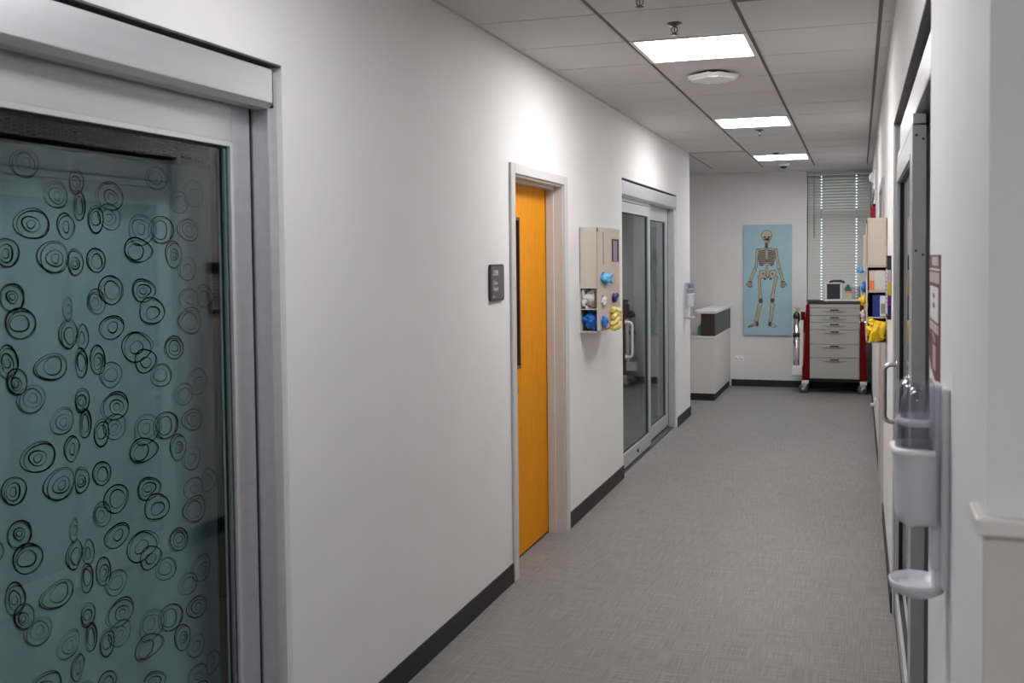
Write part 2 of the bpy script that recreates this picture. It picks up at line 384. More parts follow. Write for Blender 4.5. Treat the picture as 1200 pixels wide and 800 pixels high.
# sprinklers
def sprinkler(x, y, lab):
    t = thing('fire_sprinkler', (x, y, H), lab, 'sprinkler', 'pendant fire sprinklers')
    build('escutcheon', MB().lathe((x, y, H), [(.036, 0), (.034, -.008), (.014, -.012), (.010, -.016)], 16), M['dark_steel'], t)
    fr = MB()
    for s_ in (-1, 1): fr.tube([(x, y, H-.012), (x+s_*.014, y, H-.024), (x+s_*.013, y, H-.038), (x, y, H-.048)], .0028, 6)
    fr.tube([(x, y, H-.012), (x, y, H-.048)], .0025, 6)
    build('sprinkler_frame', fr, M['dark_steel'], t)
    build('deflector', MB().lathe((x, y, H), [(.004, -.048), (.018, -.050), (.018, -.0525), (.003, -.054)], 14), M['dark_steel'], t)
sprinkler(-.83, 4.72, 'pendant sprinkler in the tile just before the nearest lit panel')
sprinkler(-.877, 4.16, 'pendant sprinkler at the top edge of the picture')
sprinkler(-.825, 8.88, 'pendant sprinkler just behind the middle lit panel')
sprinkler(-.845, 10.93, 'pendant sprinkler just in front of the farthest lit panel')
# access point
t = thing('wireless_access_point', (-.835, 6.05, H), 'flat white rounded access point hanging below the nearest lit panel', 'access point')
bm = bmesh.new(); bmesh.ops.create_cube(bm, size=1)
for v in bm.verts:
    top = v.co.z > 0
    v.co = Vector((v.co.x*.25, v.co.y*.25, -.016 if top else -.044))
bmesh.ops.bevel(bm, geom=[e for e in bm.edges if abs(e.verts[0].co.z-e.verts[1].co.z) > .01], offset=.04, segments=5, affect='EDGES')
bmesh.ops.bevel(bm, geom=[e for e in bm.edges if all(v.co.z < -.04 for v in e.verts)], offset=.014, segments=3, affect='EDGES')
for v in bm.verts: v.co = Matrix.Rotation(PI/4+.15, 4, 'Z') @ v.co + Vector((-.835, 6.06, H))
build('cover', MB().bm(bm), M['bright_plate'], t)
build('mounting_plate', MB().lathe((-.835, 6.06, H), [(.10, 0), (.10, -.016)], 20), M['dark'], t)  # plate coloured dark for the shadow gap above the cover
# dome camera
t = thing('dome_camera', (-.85, 12.15, H), 'small white dome camera with dark lens under the far ceiling', 'camera')
build('housing', MB().lathe((-.85, 12.15, H), [(.068, 0), (.068, -.018), (.055, -.032), (.042, -.036)], 20), M['white_metal'], t)
build('dome', MB().lathe((-.85, 12.15, H), [(.044, -.032), (.040, -.048), (.026, -.060), (.006, -.065)], 18), M['screen'], t)

# ------------------------------------------------------------------ skirtings
BH = .10
def skirt(name, x, s_, y0, y1): struct(name, MB().box(x, x+s_*.007, y0, y1, 0, BH), M['black'])
skirt('baseboard_left', XL, 1, D1[1]+.001, 4.884); skirt('baseboard_left.001', XL, 1, 5.942, D2[0]-.001); skirt('baseboard_left.002', XL, 1, D2[1]+.001, YE)
skirt('baseboard_left.003', XL, 1, YNEAR, D1[0]-.001)
skirt('baseboard_right', XR, -1, D3[1]+.001, RD[0]-.066); skirt('baseboard_right.001', XR, -1, RD[1]+.066, YF); skirt('baseboard_right.002', XR, -1, 1.43, D3[0]-.001)
struct('baseboard_far', MB().box(-1.60, XR-.007, YF-.007, YF, 0, BH-.012), M['black'])
struct('baseboard_left_return', MB().box(XL-WT, XL+.007, YE, YE+.007, 0, BH), M['black'])

# ------------------------------------------------------------------ wainscot and cap rail at the near right corner
t = sroot('trim_1', (XR, 1.34, 0), 'pale cap rail and wainscot wrapping the near right wall corner')
build('wainscot', MB().rbox(XR-.004, XRR, 1.332, 1.3398, 0, 1.3448, .002), M['frame'], t)
build('cap_rail', MB().rbox(XR-.014, XRR, 1.318, 1.346, 1.345, 1.366, .003), M['cap'], t)
build('cap_return', MB().rbox(XR-.014, XR-.0002, 1.3465, 1.412, 1.345, 1.366, .003), M['cap'], t)

# ------------------------------------------------------------------ sliding glass doors
def leaf(t, x0, x1, y0, y1, z0, z1, gz0, gz1, st_near=.095, st_far=.095, name='leaf'):
    """aluminium stile-and-rail leaf with a pane; x0..x1 thickness"""
    L = build('leaf_frame', MB().rbox(x0, x1, y0, y0+st_near, z0, z1, .003).rbox(x0, x1, y1-st_far, y1, z0, z1, .003)
              .rbox(x0, x1, y0+st_near, y1-st_far, z0, gz0, .003).rbox(x0, x1, y0+st_near, y1-st_far, gz1, z1, .003), M['alu'], t)
    xm = (x0+x1)/2; a, b = y0+st_near, y1-st_far; g = .019; d = .011
    build('gasket', MB().box(xm-d, xm+d, a, a+g, gz0, gz1).box(xm-d, xm+d, b-g, b, gz0, gz1).box(xm-d, xm+d, a+g, b-g, gz0, gz0+g).box(xm-d, xm+d, a+g, b-g, gz1-g, gz1), M['gasket'], L)
    build('pane', MB().box(xm-.003, xm+.003, a+g, b-g, gz0+g, gz1-g), M['glass'], L)
    build('glass_edge', MB().box(xm+.004, xm+.012, b-g-.010, b-g, gz0+g, gz1-g), M['glass_edge'], L)
    for (p, q) in ((x0-.002, xm-.012), (xm+.012, x1+.002)):
        e = .013
        build('glazing_bead', MB().box(p, q, a-.001, a+e, gz0, gz1).box(p, q, b-e, b+.001, gz0, gz1).box(p, q, a+e, b-e, gz0-.001, gz0+e).box(p, q, a+e, b-e, gz1-e, gz1+.001), M['bead'], L)
    return L
def dhandle(parent, xface, s_, y, z0, z1, m):
    xo = xface+s_*.055; r = .028
    pts = [(xface, y, z1)]
    for i in range(6):
        a = i/5*PI/2; pts.append((xo-s_*r+s_*r*math.sin(a), y, z1-r+r*math.cos(a)))
    for i in range(6):
        a = i/5*PI/2; pts.append((xo-s_*r+s_*r*math.cos(a), y, z0+r-r*math.sin(a)))
    pts.append((xface, y, z0))
    h = build('handle', MB().tube(pts, .0105, 12), m, parent)
    build('handle_rose', MB().lathe((xface, y, z1), [(.018, 0), (.018, s_*.004), (.012, s_*.006)], 14, 'x').lathe((xface, y, z0), [(.018, 0), (.018, s_*.004), (.012, s_*.006)], 14, 'x'), m, h)
def left_slider(n, D, split, leafA, leafB, lab):
    t = sroot(n, (XL-.07, (D[0]+D[1])/2, 0), lab)
    y0, y1, zt = D; jw = .052
    # side posts and head
    for (a, b) in ((y0, y0+jw), (y1-jw, y1)): build('jamb', MB().rbox(XL-WT, XL-.018, a+.001, b-.001, 0, zt-.022, .003), M['alu'], t)
    build('head_gap', MB().box(XL-WT, XL-.07, y0+.001, y1-.001, zt-.022, zt-.001), M['alu_dark'], t)
    hd = build('header', MB().rbox(XL-.066, XL+.004, y0+.004, y1-jw-.004, zt-.128, zt-.022, .004), M['alu'], t)
    build('header_lip', MB().prism([(XL-.064, zt-.1285), (XL+.003, zt-.1285), (XL-.012, zt-.142), (XL-.064, zt-.142)], 'y', y0+.004, y1-jw-.004), M['alu'], hd)
    build('head_trim', MB().box(XL-.07, XL-.0005, y0+.001, y1-.001, zt-.006, zt-.0005), M['alu_dark'], t)
    build('header_end_shade', MB().box(XL-.068, XL+.003, y1-jw-.004, y1-jw-.0005, zt-.14, zt-.024), M['gasket'], hd)  # black sliver painting the shadow line at the end of the header
    build('floor_track', MB().box(XL-.125, XL-.03, y0+jw, y1-jw, 0, .012), M['alu_dark'], t)
    ztop = zt-.145
    LA = leaf(t, XL-.077, XL-.037, leafA[0], leafA[1], .03, zt-.175, .135, 2.066, .07, .07)
    LB = leaf(t, XL-.122, XL-.080, leafB[0], leafB[1], .03, zt-.13, .135, 2.05, .095, .095)
    build('carrier_rail', MB().rbox(XL-.077, XL-.037, leafA[0], leafA[1], zt-.168, zt-.132, .002), M['alu'], LA)
    build('seal_strip', MB().box(XL-.085, XL-.078, y1-jw-.006, y1-jw-.001, .03, zt-.13), M['gasket'], LB)
    build('sweep', MB().box(XL-.072, XL-.042, leafA[0], leafA[1], .013, .03), M['gasket'], LA)
    build('sweep', MB().box(XL-.118, XL-.084, leafB[0], leafB[1], .013, .03), M['gasket'], LB)
    return t, LA, LB
d1, A1, B1 = left_slider('door_1', D1, 1.5, (D1[0]+.055, 1.50), (1.42, D1[1]-.058), 'large aluminium sliding glass door in the left foreground')
d2, A2, B2 = left_slider('door_2', D2, 8.7, (D2[0]+.03, 8.725), (8.64, D2[1]-.058), 'aluminium sliding glass door pair beyond the yellow door')
dhandle(A2, XL-.037, 1, 7.72, .91, 1.185, M['white_metal'])
dhandle(A1, XL-.037, 1, D1[0]+.12, .91, 1.185, M['white_metal'])
build('lock_cylinder', MB().lathe((XL-.037, 8.15, .085), [(.016, 0), (.016, .006), (.012, .009)], 14, 'x'), M['dark'], A2)

# right sliding door, half open
t = sroot('door_3', (XR+.07, (D3[0]+D3[1])/2, 0), 'half open aluminium sliding glass door in the right wall')
jw = .05
for (a, b) in ((D3[0], D3[0]+.012), (D3[1]-jw, D3[1])): build('jamb', MB().rbox(XR+.004, XR+WT, a+.001, b-.001, 0, D3[2]-.022, .003), M['alu'], t)
build('head_gap', MB().box(XR+.09, XR+WT, D3[0]+.001, D3[1]-.001, D3[2]-.16, D3[2]-.001), M['alu_dark'], t)
hd = build('header', MB().rbox(XR+.026, XR+.09, D3[0]+.015, D3[1]-.02, D3[2]-.128, D3[2]-.022, .004), M['alu'], t)
build('header_lip', MB().rbox(XR+.024, XR+.088, D3[0]+.015, D3[1]-.02, D3[2]-.142, D3[2]-.129, .004), M['alu'], hd)
build('head_trim', MB().box(XR+.0005, XR+.08, D3[0]+.001, D3[1]-.001, D3[2]-.006, D3[2]-.0005), M['alu_dark'], t)
L3 = leaf(t, XR+.012, XR+.057, 3.49, D3[1]-jw-.006, .03, 2.112, .135, 2.03, .11, .10)
build('carrier_rail', MB().rbox(XR+.014, XR+.055, 3.49, D3[1]-jw-.006, 2.118, 2.15, .002), M['alu'], L3)
build('end_plate', MB().rbox(XR+.013, XR+.056, 3.485, 3.490, .03, 2.112, .001), M['alu'], L3)
for z in (2.095, 1.72):
    for x in (XR+.025, XR+.046): build('screw', MB().lathe((x, 3.485, z-(x-XR)*.6), [(.0045, 0), (.0045, -.0015), (.002, -.002)], 10, 'y'), M['alu_dark'], L3)
build('sweep', MB().box(XR+.016, XR+.053, 3.49, D3[1]-jw-.006, .013, .03), M['gasket'], L3)
build('thumb_turn', MB().lathe((XR+.012, 3.545, 1.28), [(.012, 0), (.012, -.006), (.006, -.008), (.006, -.02)], 12, 'x'), M['chrome'], L3)
dhandle(L3, XR+.012, -1, 4.70, .95, 1.205, M['steel'])
leafB3 = leaf(t, XR+.062, XR+.105, 3.62, D3[1]-jw-.006, .03, 2.112, .135, 2.03, .10, .10)
build('floor_track', MB().box(XR+.01, XR+.11, D3[0]+.012, D3[1]-jw, 0, .012), M['alu_dark'], t)

# ------------------------------------------------------------------ honey wood doors in painted frames
def wood_door(n, X, s_, Y0, Y1, Z, lab, lite=True):
    """X wall face, s_ = +1 when the wall normal is +X"""
    t = sroot(n, (X-s_*.1, (Y0+Y1)/2, 0), lab); cw = .066
    cx0, cx1 = X, X+s_*.014
    build('casing', MB().rbox(cx0, cx1, Y0-cw, Y0, 0, Z+cw*.8, .003).rbox(cx0, cx1, Y1, Y1+cw+.008, 0, Z+cw*.8, .003).rbox(cx0, cx1, Y0, Y1, Z, Z+cw*.8, .003), M['frame'], t)
    xi = X-s_*WT
    build('jamb', MB().box(X, xi, Y0, Y0+.012, 0, Z-.012).box(X, xi, Y1-.012, Y1, 0, Z-.012).box(X, xi, Y0, Y1, Z-.012, Z), M['frame'], t)
    xs0, xs1 = X-s_*.052, X-s_*.10
    build('stop', MB().rbox(xs0, xs1, Y0+.012, Y0+.028, 0, Z-.028, .002).rbox(xs0, xs1, Y1-.028, Y1-.012, 0, Z-.028, .002).rbox(xs0, xs1, Y0+.012, Y1-.012, Z-.028, Z-.012, .002), M['frame'], t)
    xd0, xd1 = X-s_*.104, X-s_*.148
    a, b, zb, ztp = Y0+.015, Y1-.015, .012, Z-.016
    la, lb, lz0, lz1 = Y0+.17, Y0+.385, 1.075, 1.925
    sl = build('door_slab', MB().rbox(xd0, xd1, a, la, zb, ztp, .002).rbox(xd0, xd1, lb, b, zb, ztp, .002).box(xd0, xd1, la, lb, zb, lz0).box(xd0, xd1, la, lb, lz1, ztp), M['honey'], t)
    xq = X-s_*.096
    build('lite_frame', MB().box(xq, xd1, la, la+.018, lz0, lz1).box(xq, xd1, lb-.018, lb, lz0, lz1).box(xq, xd1, la+.018, lb-.018, lz0, lz0+.018).box(xq, xd1, la+.018, lb-.018, lz1-.018, lz1), M['honey_dark'], sl)
    build('lite_pane', MB().box(X-s_*.125, X-s_*.131, la+.018, lb-.018, lz0+.018, lz1-.018), M['screen'], sl)
    build('lock_cylinder', MB().lathe((xd0, Y0+.31, .955), [(.022, 0), (.022, s_*.008), (.014, s_*.013)], 16, 'x'), M['chrome'], sl)
    build('door_sweep', MB().box(xd0, xd1, a, b, .002, .012), M['gasket'], sl)
    build('backing', MB().box(X-s_*.149, X-s_*.152, Y0, Y1, 0, Z), M['dark'], t)
    return t
wood_door('door_4', XL, 1, YD[0], YD[1], YD[2], 'honey yellow wooden door with a narrow dark vision panel')
wood_door('door_5', XR, -1, RD[0], RD[1], RD[2], 'second honey wooden door, edge on in the right wall')

# ------------------------------------------------------------------ window and blind
t = sroot('window_1', ((WX0+WX1)/2, YF+.08, WZ0), 'tall window behind a lowered slatted blind')
mb = MB(); fw = .04
mb.box(WX0, WX0+fw, YF+.12, YF+.17, WZ0, WZ1).box(WX1-fw, WX1, YF+.12, YF+.17, WZ0, WZ1).box(WX0+fw, WX1-fw, YF+.12, YF+.17, WZ0, WZ0+fw).box(WX0+fw, WX1-fw, YF+.12, YF+.17, WZ1-fw, WZ1).box(WX0+fw, WX1-fw, YF+.12, YF+.17, 2.17, 2.29)
build('window_frame', mb, M['alu_dark'], t)
build('window_pane', MB().box(WX0+fw, WX1-fw, YF+.142, YF+.148, WZ0+fw, WZ1-fw), M['glass'], t)
build('window_sill', MB().rbox(WX0+.002, WX1-.002, YF-.02, YF+.12, WZ0-.02, WZ0+.004, .004), M['cap'], t)
bl = thing('window_blind', ((WX0+WX1)/2, YF+.05, WZ0), 'grey horizontal slat blind lowered over the far window', 'blind')
build('head_rail', MB().rbox(WX0+.012, WX1-.008, YF+.028, YF+.078, WZ1-.045, WZ1-.004, .003), M['slat'], bl)
SWID, PITCHZ, TILT = .052, .0365, math.radians(57)
holes = [-.462, -.035]
def slat_mesh():
    xs = [WX0+.016]
    for h in holes: xs += [h-.008, h+.008]
    xs.append(WX1-.010)
    ts = [-SWID/2, -.006, .006, SWID/2]
    v = []; f = []
    for tt in ts:
        crown = .003*(1-(2*tt/SWID)**2)
        for x in xs:
            v.append((x-(WX0+WX1)/2, tt*math.cos(TILT)-crown*math.sin(TILT), tt*math.sin(TILT)+crown*math.cos(TILT)))
    nx = len(xs)
    for i in range(3):
        for j in range(nx-1):
            if i == 1 and j in (1, 3): continue
            f.append((i*nx+j, i*nx+j+1, (i+1)*nx+j+1, (i+1)*nx+j))
    return MB().add(v, f)
first = None; z = WZ1-.068; ns = 0
while z > WZ0+.05:
    if first is None:
        first = build('slat', slat_mesh(), M['slat'], bl, origin=(0, 0, 0))
        sol = first.modifiers.new('thick', 'SOLIDIFY'); sol.thickness = .0012
        first.location = Vector(((WX0+WX1)/2, YF+.05, z))-wpos(bl)
    else:
        o = inst(first, 'slat', ((WX0+WX1)/2, YF+.05, z), bl)
        sol = o.modifiers.new('thick', 'SOLIDIFY'); sol.thickness = .0012
    z -= PITCHZ; ns += 1
build('bottom_rail', MB().rbox(WX0+.016, WX1-.010, YF+.03, YF+.07, WZ0+.012, WZ0+.034, .003), M['slat'], bl)
for h in holes: build('lift_cord', MB().tube([(h, YF+.028, WZ1-.05), (h, YF+.028, WZ0+.03)], .0012, 5), M['slat'], bl)
build('tilt_wand', MB().tube([(WX0+.095, YF+.015, WZ1-.05), (WX0+.095, YF+.012, 1.92)], .004, 6), M['vent'], bl)

# ------------------------------------------------------------------ patient curtain behind the near glass door
CX = -2.03
def cur_x(y, zz):
    k = .018*math.sin(9.5*y+.6)+.011*math.sin(22*y+.136+.12*(zz-1.2))-.012*math.exp(-((y-2.205)/.03)**2)+.0018*math.sin(47*y+.4*zz)
    amp = .55+.45*min(1, max(0, (2.0-zz)/1.6))
    x = CX+k*amp
    if y > 2.80: x -= 2.2*(y-2.80)
    return x
NET_Z = 2.005; TOP_Z = 2.45
cur = thing('privacy_curtain', (CX, 1.6, .12), 'teal privacy curtain with dark sketched rings behind the near glass door', 'curtain')
def cloth(z0, z1, nz, off=0):
    ys = [(-.1+i*.0125) for i in range(int(3.1/.0125)+1)]; zs = [z0+(z1-z0)*j/nz for j in range(nz+1)]
    v = [(cur_x(y, zz)+off, y if y < 2.84 else 2.84+(y-2.84)*.35, zz) for zz in zs for y in ys]; n = len(ys)
    return MB().add(v, [(j*n+i, j*n+i+1, (j+1)*n+i+1, (j+1)*n+i) for j in range(nz) for i in range(n-1)], True)
cl = build('cloth', cloth(.12, NET_Z, 24), M['curtain'], cur)
build('netting', cloth(NET_Z, TOP_Z, 4), M['netting'], cur)
build('hem_band', cloth(NET_Z-.012, NET_Z+.012, 1, .0015), M['ring_dark'], cur)
build('ceiling_track', MB().rbox(CX-.02, CX+.02, -.1, 3.0, TOP_Z+.008, TOP_Z+.04, .004), M['alu'], cur)
RINGS = [(2.447,1.727,.057,.037,'d'),(2.613,1.715,.038,.042,'d'),(2.678,1.67,.044,.038,'g'),(2.467,1.607,.051,.035,'d'),(2.502,1.543,.06,.041,'d'),(2.687,1.572,.051,.035,'g'),(2.688,1.505,.062,.041,'d'),(2.757,1.579,.048,.038,'g'),(2.434,1.441,.058,.046,'d'),(2.468,1.395,.048,.036,'d'),(2.541,1.346,.048,.036,'g'),(2.604,1.426,.046,.035,'d'),(2.716,1.308,.05,.041,'g'),(2.645,1.278,.045,.035,'g'),(2.69,1.193,.051,.036,'d'),(2.558,1.19,.058,.042,'d'),(2.465,1.188,.059,.046,'g'),(2.127,1.708,.053,.043,'d'),(1.973,1.719,.039,.036,'d'),(2.198,1.694,.028,.037,'d'),(2.282,1.698,.037,.033,'d'),(2.338,1.613,.048,.041,'d'),(2.278,1.582,.036,.035,'g'),(1.985,1.605,.038,.036,'d'),(2.012,1.539,.05,.039,'d'),(2.171,1.568,.018,.032,'g'),(2.172,1.501,.03,.041,'d'),(2.221,1.488,.022,.037,'g'),(2.337,1.506,.048,.034,'d'),(2.109,1.42,.053,.036,'d'),(2.212,1.416,.024,.04,'d'),(2.277,1.419,.03,.041,'d'),(2.329,1.372,.044,.036,'g'),(1.965,1.444,.032,.042,'d'),(1.993,1.393,.032,.034,'d'),(2.04,1.345,.048,.035,'g'),(2.211,1.313,.029,.033,'d'),(2.342,1.28,.055,.039,'d'),(2.142,1.272,.042,.037,'g'),(2.222,1.248,.022,.042,'d'),(2.284,1.213,.03,.038,'d'),(2.34,1.221,.045,.037,'g'),(2.06,1.193,.056,.04,'d'),(2.173,1.19,.028,.035,'d')]
rmb = {'d': MB(), 'g': MB()}
def stroke(mb, cy, cz, ry, rz, wd, ph, wob):
    n = 30; v = []
    for i in range(n):
        a = 2*PI*i/n
        for s_ in (-1, 1):
            k = 1+wob*math.sin(2*a+ph)+wob*.6*math.sin(3*a+2.3*ph)
            ww = wd*(.65+.35*math.sin(a+ph*1.7))
            y = cy+(ry*k+s_*ww)*math.cos(a); zz = cz+(rz*k+s_*ww)*math.sin(a)
            v.append((y, zz))
    if max(p[1] for p in v) > NET_Z-.004 or min(p[1] for p in v) < .125: 
        if max(p[1] for p in v) > NET_Z+.2 or min(p[1] for p in v) < .125: return
    V = [(cur_x(y, zz)+.0022, y if y < 2.84 else 2.84+(y-2.84)*.35, zz) for y, zz in v]
    mb.add(V, [(2*i, 2*i+1, (2*i+3) % (2*n), (2*i+2) % (2*n)) for i in range(n)], True)
for (cy, cz, ry, rz, st) in RINGS:
    rnd = random.Random(int(cy*1000)+int(cz*7000))
    inner = (rnd.uniform(-.25, .25), rnd.uniform(-.3, .15), rnd.uniform(.42, .66)); tiny = rnd.random() < .45; p1, p2, p3, p4 = [rnd.uniform(0, 6) for _ in range(4)]
    for dy in (0, -.87, -1.74):
        for dz in (.6, 0, -.6, -1.2):
            y_, z_ = cy+dy, cz+dz
            for _ in range(4): y_ = .5*y_+.5*(cy+dy-(cy+dy)*(cur_x(min(y_, 2.75), z_)-CX)/2.03)
            sl = (cur_x(y_+.012, z_)-cur_x(y_-.012, z_))/.024 if y_ < 2.74 else 0; ryk = ry/min(1.5, max(.65, 1+sl*y_/2.03))
            if y_ < 0 or z_-rz < .125 or z_+rz > NET_Z-.015: continue
            mb = rmb[st]; wd = .0021 if st == 'd' else .0015
            stroke(mb, y_, z_, ryk, rz, wd*1.1, p1, .035); stroke(mb, y_+.002, z_-.002, ryk*.90, rz*.90, wd*.8, p2, .05)
            stroke(mb, y_+inner[0]*ryk*.5, z_+inner[1]*rz*.5, ryk*inner[2], rz*inner[2], wd, p3, .07)
            if tiny: stroke(mb, y_+inner[0]*ryk*.6, z_+inner[1]*rz*.6, ryk*inner[2]*.5, rz*inner[2]*.5, wd*.7, p4, .1)
build('printed_rings', rmb['d'], M['ring_dark'], cl, kind='stuff')
build('printed_faint_rings', rmb['g'], M['ring_grey'], cl, kind='stuff')

# ------------------------------------------------------------------ wall sign beside the yellow door
t = thing('room_sign', (XL, 4.667, 1.485), 'small dark grey room number plaque left of the yellow door', 'sign')
def rrect(y0, y1, z0, z1, r, n=6):
    pts = []
    for cy, cz, a0 in ((y1-r, z1-r, 0), (y0+r, z1-r, PI/2), (y0+r, z0+r, PI), (y1-r, z0+r, 1.5*PI)):
        pts += [(cy+r*math.cos(a0+PI/2*i/n), cz+r*math.sin(a0+PI/2*i/n)) for i in range(n+1)]
    return pts
build('plaque', MB().prism(rrect(4.570, 4.764, 1.484, 1.666, .018), 'x', XL, XL+.012), M['sign_rim'], t)
build('face', MB().prism(rrect(4.584, 4.752, 1.496, 1.655, .009), 'x', XL+.0115, XL+.0132), M['sign'], t)
def text(body, size, x, y, z, rot, m, parent, name, ext=.0004, align='LEFT'):
    cu = bpy.data.curves.new(name, 'FONT'); cu.body = body; cu.size = size; cu.extrude = ext; cu.align_x = align; cu.resolution_u = 3
    o = bpy.data.objects.new(name+'_curve', cu); C.objects.link(o)
    bpy.context.view_layer.update()
    me = bpy.data.meshes.new_from_object(o.evaluated_get(bpy.context.evaluated_depsgraph_get()))
    C.objects.unlink(o); bpy.data.objects.remove(o)
    me.materials.clear(); me.materials.append(m)
    R = Matrix.Rotation(rot, 4, 'Z') @ Matrix.Rotation(PI/2, 4, 'X'); me.transform(R)
    p = bpy.data.objects.new(name, me); C.objects.link(p); p.parent = parent; p.location = Vector((x, y, z))-wpos(parent); return p
text('228B', .036, XL+.0138, 4.602, 1.612, PI/2, M['print_white'], t, 'lettering', .0006)
text('Clean', .028, XL+.0138, 4.602, 1.566, PI/2, M['print_white'], t, 'lettering', .0003)
text('Supply', .028, XL+.0138, 4.602, 1.538, PI/2, M['print_white'], t, 'lettering', .0003)
build('emblem', MB().box(XL+.0134, XL+.0140, 4.604, 4.616, 1.502, 1.511), M['print_white'], t)

# ------------------------------------------------------------------ cloth and glove clumps
def clump(name, c, r, m, lab, cat, seed, n=6, group=None, tr=None):
    rnd = random.Random(seed); mb = MB(); tr = tr or min(r)*.55
    mb.blob(c, (r[0]*.75, r[1]*.75, r[2]*.75), seed, .3, 2.0, 3)
    for i in range(n):
        p0 = Vector([c[k]+r[k]*rnd.uniform(-.8, .8) for k in range(3)]); p1 = Vector([c[k]+r[k]*rnd.uniform(-.85, .85) for k in range(3)])
        mid = (p0+p1)/2+Vector([r[k]*rnd.uniform(-.35, .35) for k in range(3)])
        pts = [p0*(1-u)**2+mid*2*u*(1-u)+p1*u*u for u in [q/7 for q in range(8)]]
        rr = [tr*(.35+.75*math.sin(PI*(.12+.8*q/7))) for q in range(8)]
        mb.tube(pts, rr, 9)
    o = build(name, mb, m); tag(o, lab, cat, group); return o

def folds(name, c, r, m, lab, cat, seed, n=5, axis=2, k=1.25):
    """a bundle of soft parallel folds filling the box c +- r; axis = direction the folds run"""
    rnd = random.Random(seed); mb = MB(); other = [i for i in (1, 2) if i != axis][0]
    for i in range(n):
        u = -1+2*(i+.5)/n; rad = r[other]/n*k; pts = []; rr = []
        for q in range(11):
            w_ = -1+2*q/10; p = [0, 0, 0]
            p[axis] = c[axis]+w_*(r[axis]-rad*.6); p[other] = c[other]+u*(r[other]-rad*.55)+rad*.55*math.sin(w_*2.2+rnd.uniform(-.6, .6)+i)
            p[0] = c[0]+r[0]*rnd.uniform(-.10, .10)+r[0]*.12*math.cos(w_*3+i*1.7)
            pts.append(p); rr.append(min(rad, r[0]*.95)*(1-.38*abs(w_)**3)*rnd.uniform(.85, 1.12))
        o_ = len(mb.v); mb.tube(pts, rr, 10)
        if r[0] > rad:                                     # stretch the folds to the depth of the box
            sc = r[0]/rad*.9
            for j in range(o_, len(mb.v)): v = mb.v[j]; mb.v[j] = (c[0]+(v[0]-c[0])*min(sc, 2.5), v[1], v[2])
    return tag(build(name, mb, m), lab, cat)

# ------------------------------------------------------------------ protective equipment cabinet on the left wall
def panel_cab(t, X, s_, y0, y1, z0, z1, depth, split, shelves):
    xo = X+s_*depth; th = .008
    build('back_panel', MB().box(X, X+s_*.006, y0, y1, z0, z1), M['cab'], t)
    build('front_panel', MB().rbox(xo-s_*th, xo, y0, y1, z0+.012, z1, .002), M['cab'], t)
    build('far_side', MB().box(X+s_*.006, xo-s_*th, y1-th, y1, z0, z1), M['cab'], t)
    build('near_side', MB().rbox(X+s_*.0, xo-s_*.001, y0, y0+th, split, z1, .002), M['cab'], t)
    build('top_panel', MB().box(X+s_*.006, xo-s_*th, y0+th, y1-th, z1-th, z1-.001), M['cab'], t)
    for zz in shelves: build('shelf', MB().box(X+s_*.006, xo-s_*th, y0+.001, y1-th, zz-.003, zz+.003), M['cab'], t)
    build('hinge_strip', MB().box(xo-s_*.004, xo+s_*.002, y0-.002, y0+.004, z1-.03, z1-.008), M['alu_dark'], t)
t = thing('supply_cabinet', (XL, 6.55, 1.21), 'beige wall dispenser cabinet between the yellow door and glass doors', 'cabinet', 'wall dispenser cabinets')
y0, y1, z0, z1 = 6.24, 6.86, 1.212, 1.893; xf = XL+.122
panel_cab(t, XL, 1, y0, y1, z0, z1, .122, 1.503, (1.216, 1.362, 1.5))
build('slot', MB().box(xf-.002, xf+.0012, 6.385, 6.393, 1.645, 1.862), M['dark'], t)
build('viewing_slot', MB().box(xf-.002, xf+.0015, 6.625, 6.83, 1.666, 1.822), M['dark'], t)
build('slot_sheet', MB().box(xf, xf+.003, 6.665, 6.77, 1.668, 1.81), mat('lilac_card', (.30, .25, .33), .6), t)
build('label_holder', MB().rbox(xf-.001, xf+.004, 6.635, 6.735, 1.522, 1.596, .002), M['beige'], t)
for (yy, zz, rr) in ((6.39, 1.565, .06), (6.38, 1.418, .05), (6.675, 1.42, .055), (6.39, 1.277, .05), (6.69, 1.28, .075)):
    build('port', MB().lathe((xf, yy, zz), [(rr, 0), (rr, .0012)], 20, 'x', sx=1.1, sy=.62), M['dark'], t)
for za in (1.70, 1.40): build('door_latch', MB().rbox(XL+.0, XL+.02, y1+.0, y1+.012, za, za+.055, .002), M['dark'], t)
clump('face_mask_bundle', (xf+.012, 6.41, 1.563), (.026, .135, .042), M['sky_blue'], 'light blue crumpled masks poking from the left cabinet front', 'masks', 11, 8)
clump('white_glove_bundle', (xf+.008, 6.38, 1.412), (.02, .075, .042), M['white_cloth'], 'small white tuft in a port of the left cabinet front', 'gloves', 12, 5)
clump('navy_glove_bundle', (xf+.008, 6.68, 1.418), (.02, .085, .040), M['navy'], 'dark navy gloves in a port of the left cabinet front', 'gloves', 13, 6)
clump('blue_glove_bundle', (xf+.008, 6.387, 1.276), (.02, .085, .045), M['blue'], 'bright blue gloves at the lower front of the left cabinet', 'gloves', 14, 6)
folds('yellow_gown_bundle', (xf+.016, 6.685, 1.280), (.028, .125, .080), M['pale_yellow'], 'pale yellow folded gowns bulging from the left cabinet front', 'gowns', 15, 4, 1)
clump('clear_bag_bundle', (XL+.060, 6.305, 1.432), (.058, .066, .070), M['white_cloth'], 'crumpled whitish bag in the upper side cubby of the left cabinet', 'bag', 16, 22, tr=.014)
clump('blue_gown_bundle', (XL+.060, 6.305, 1.289), (.058, .068, .074), M['blue'], 'bright blue gowns stuffed in the lower side cubby of the left cabinet', 'gowns', 17, 22, tr=.017)

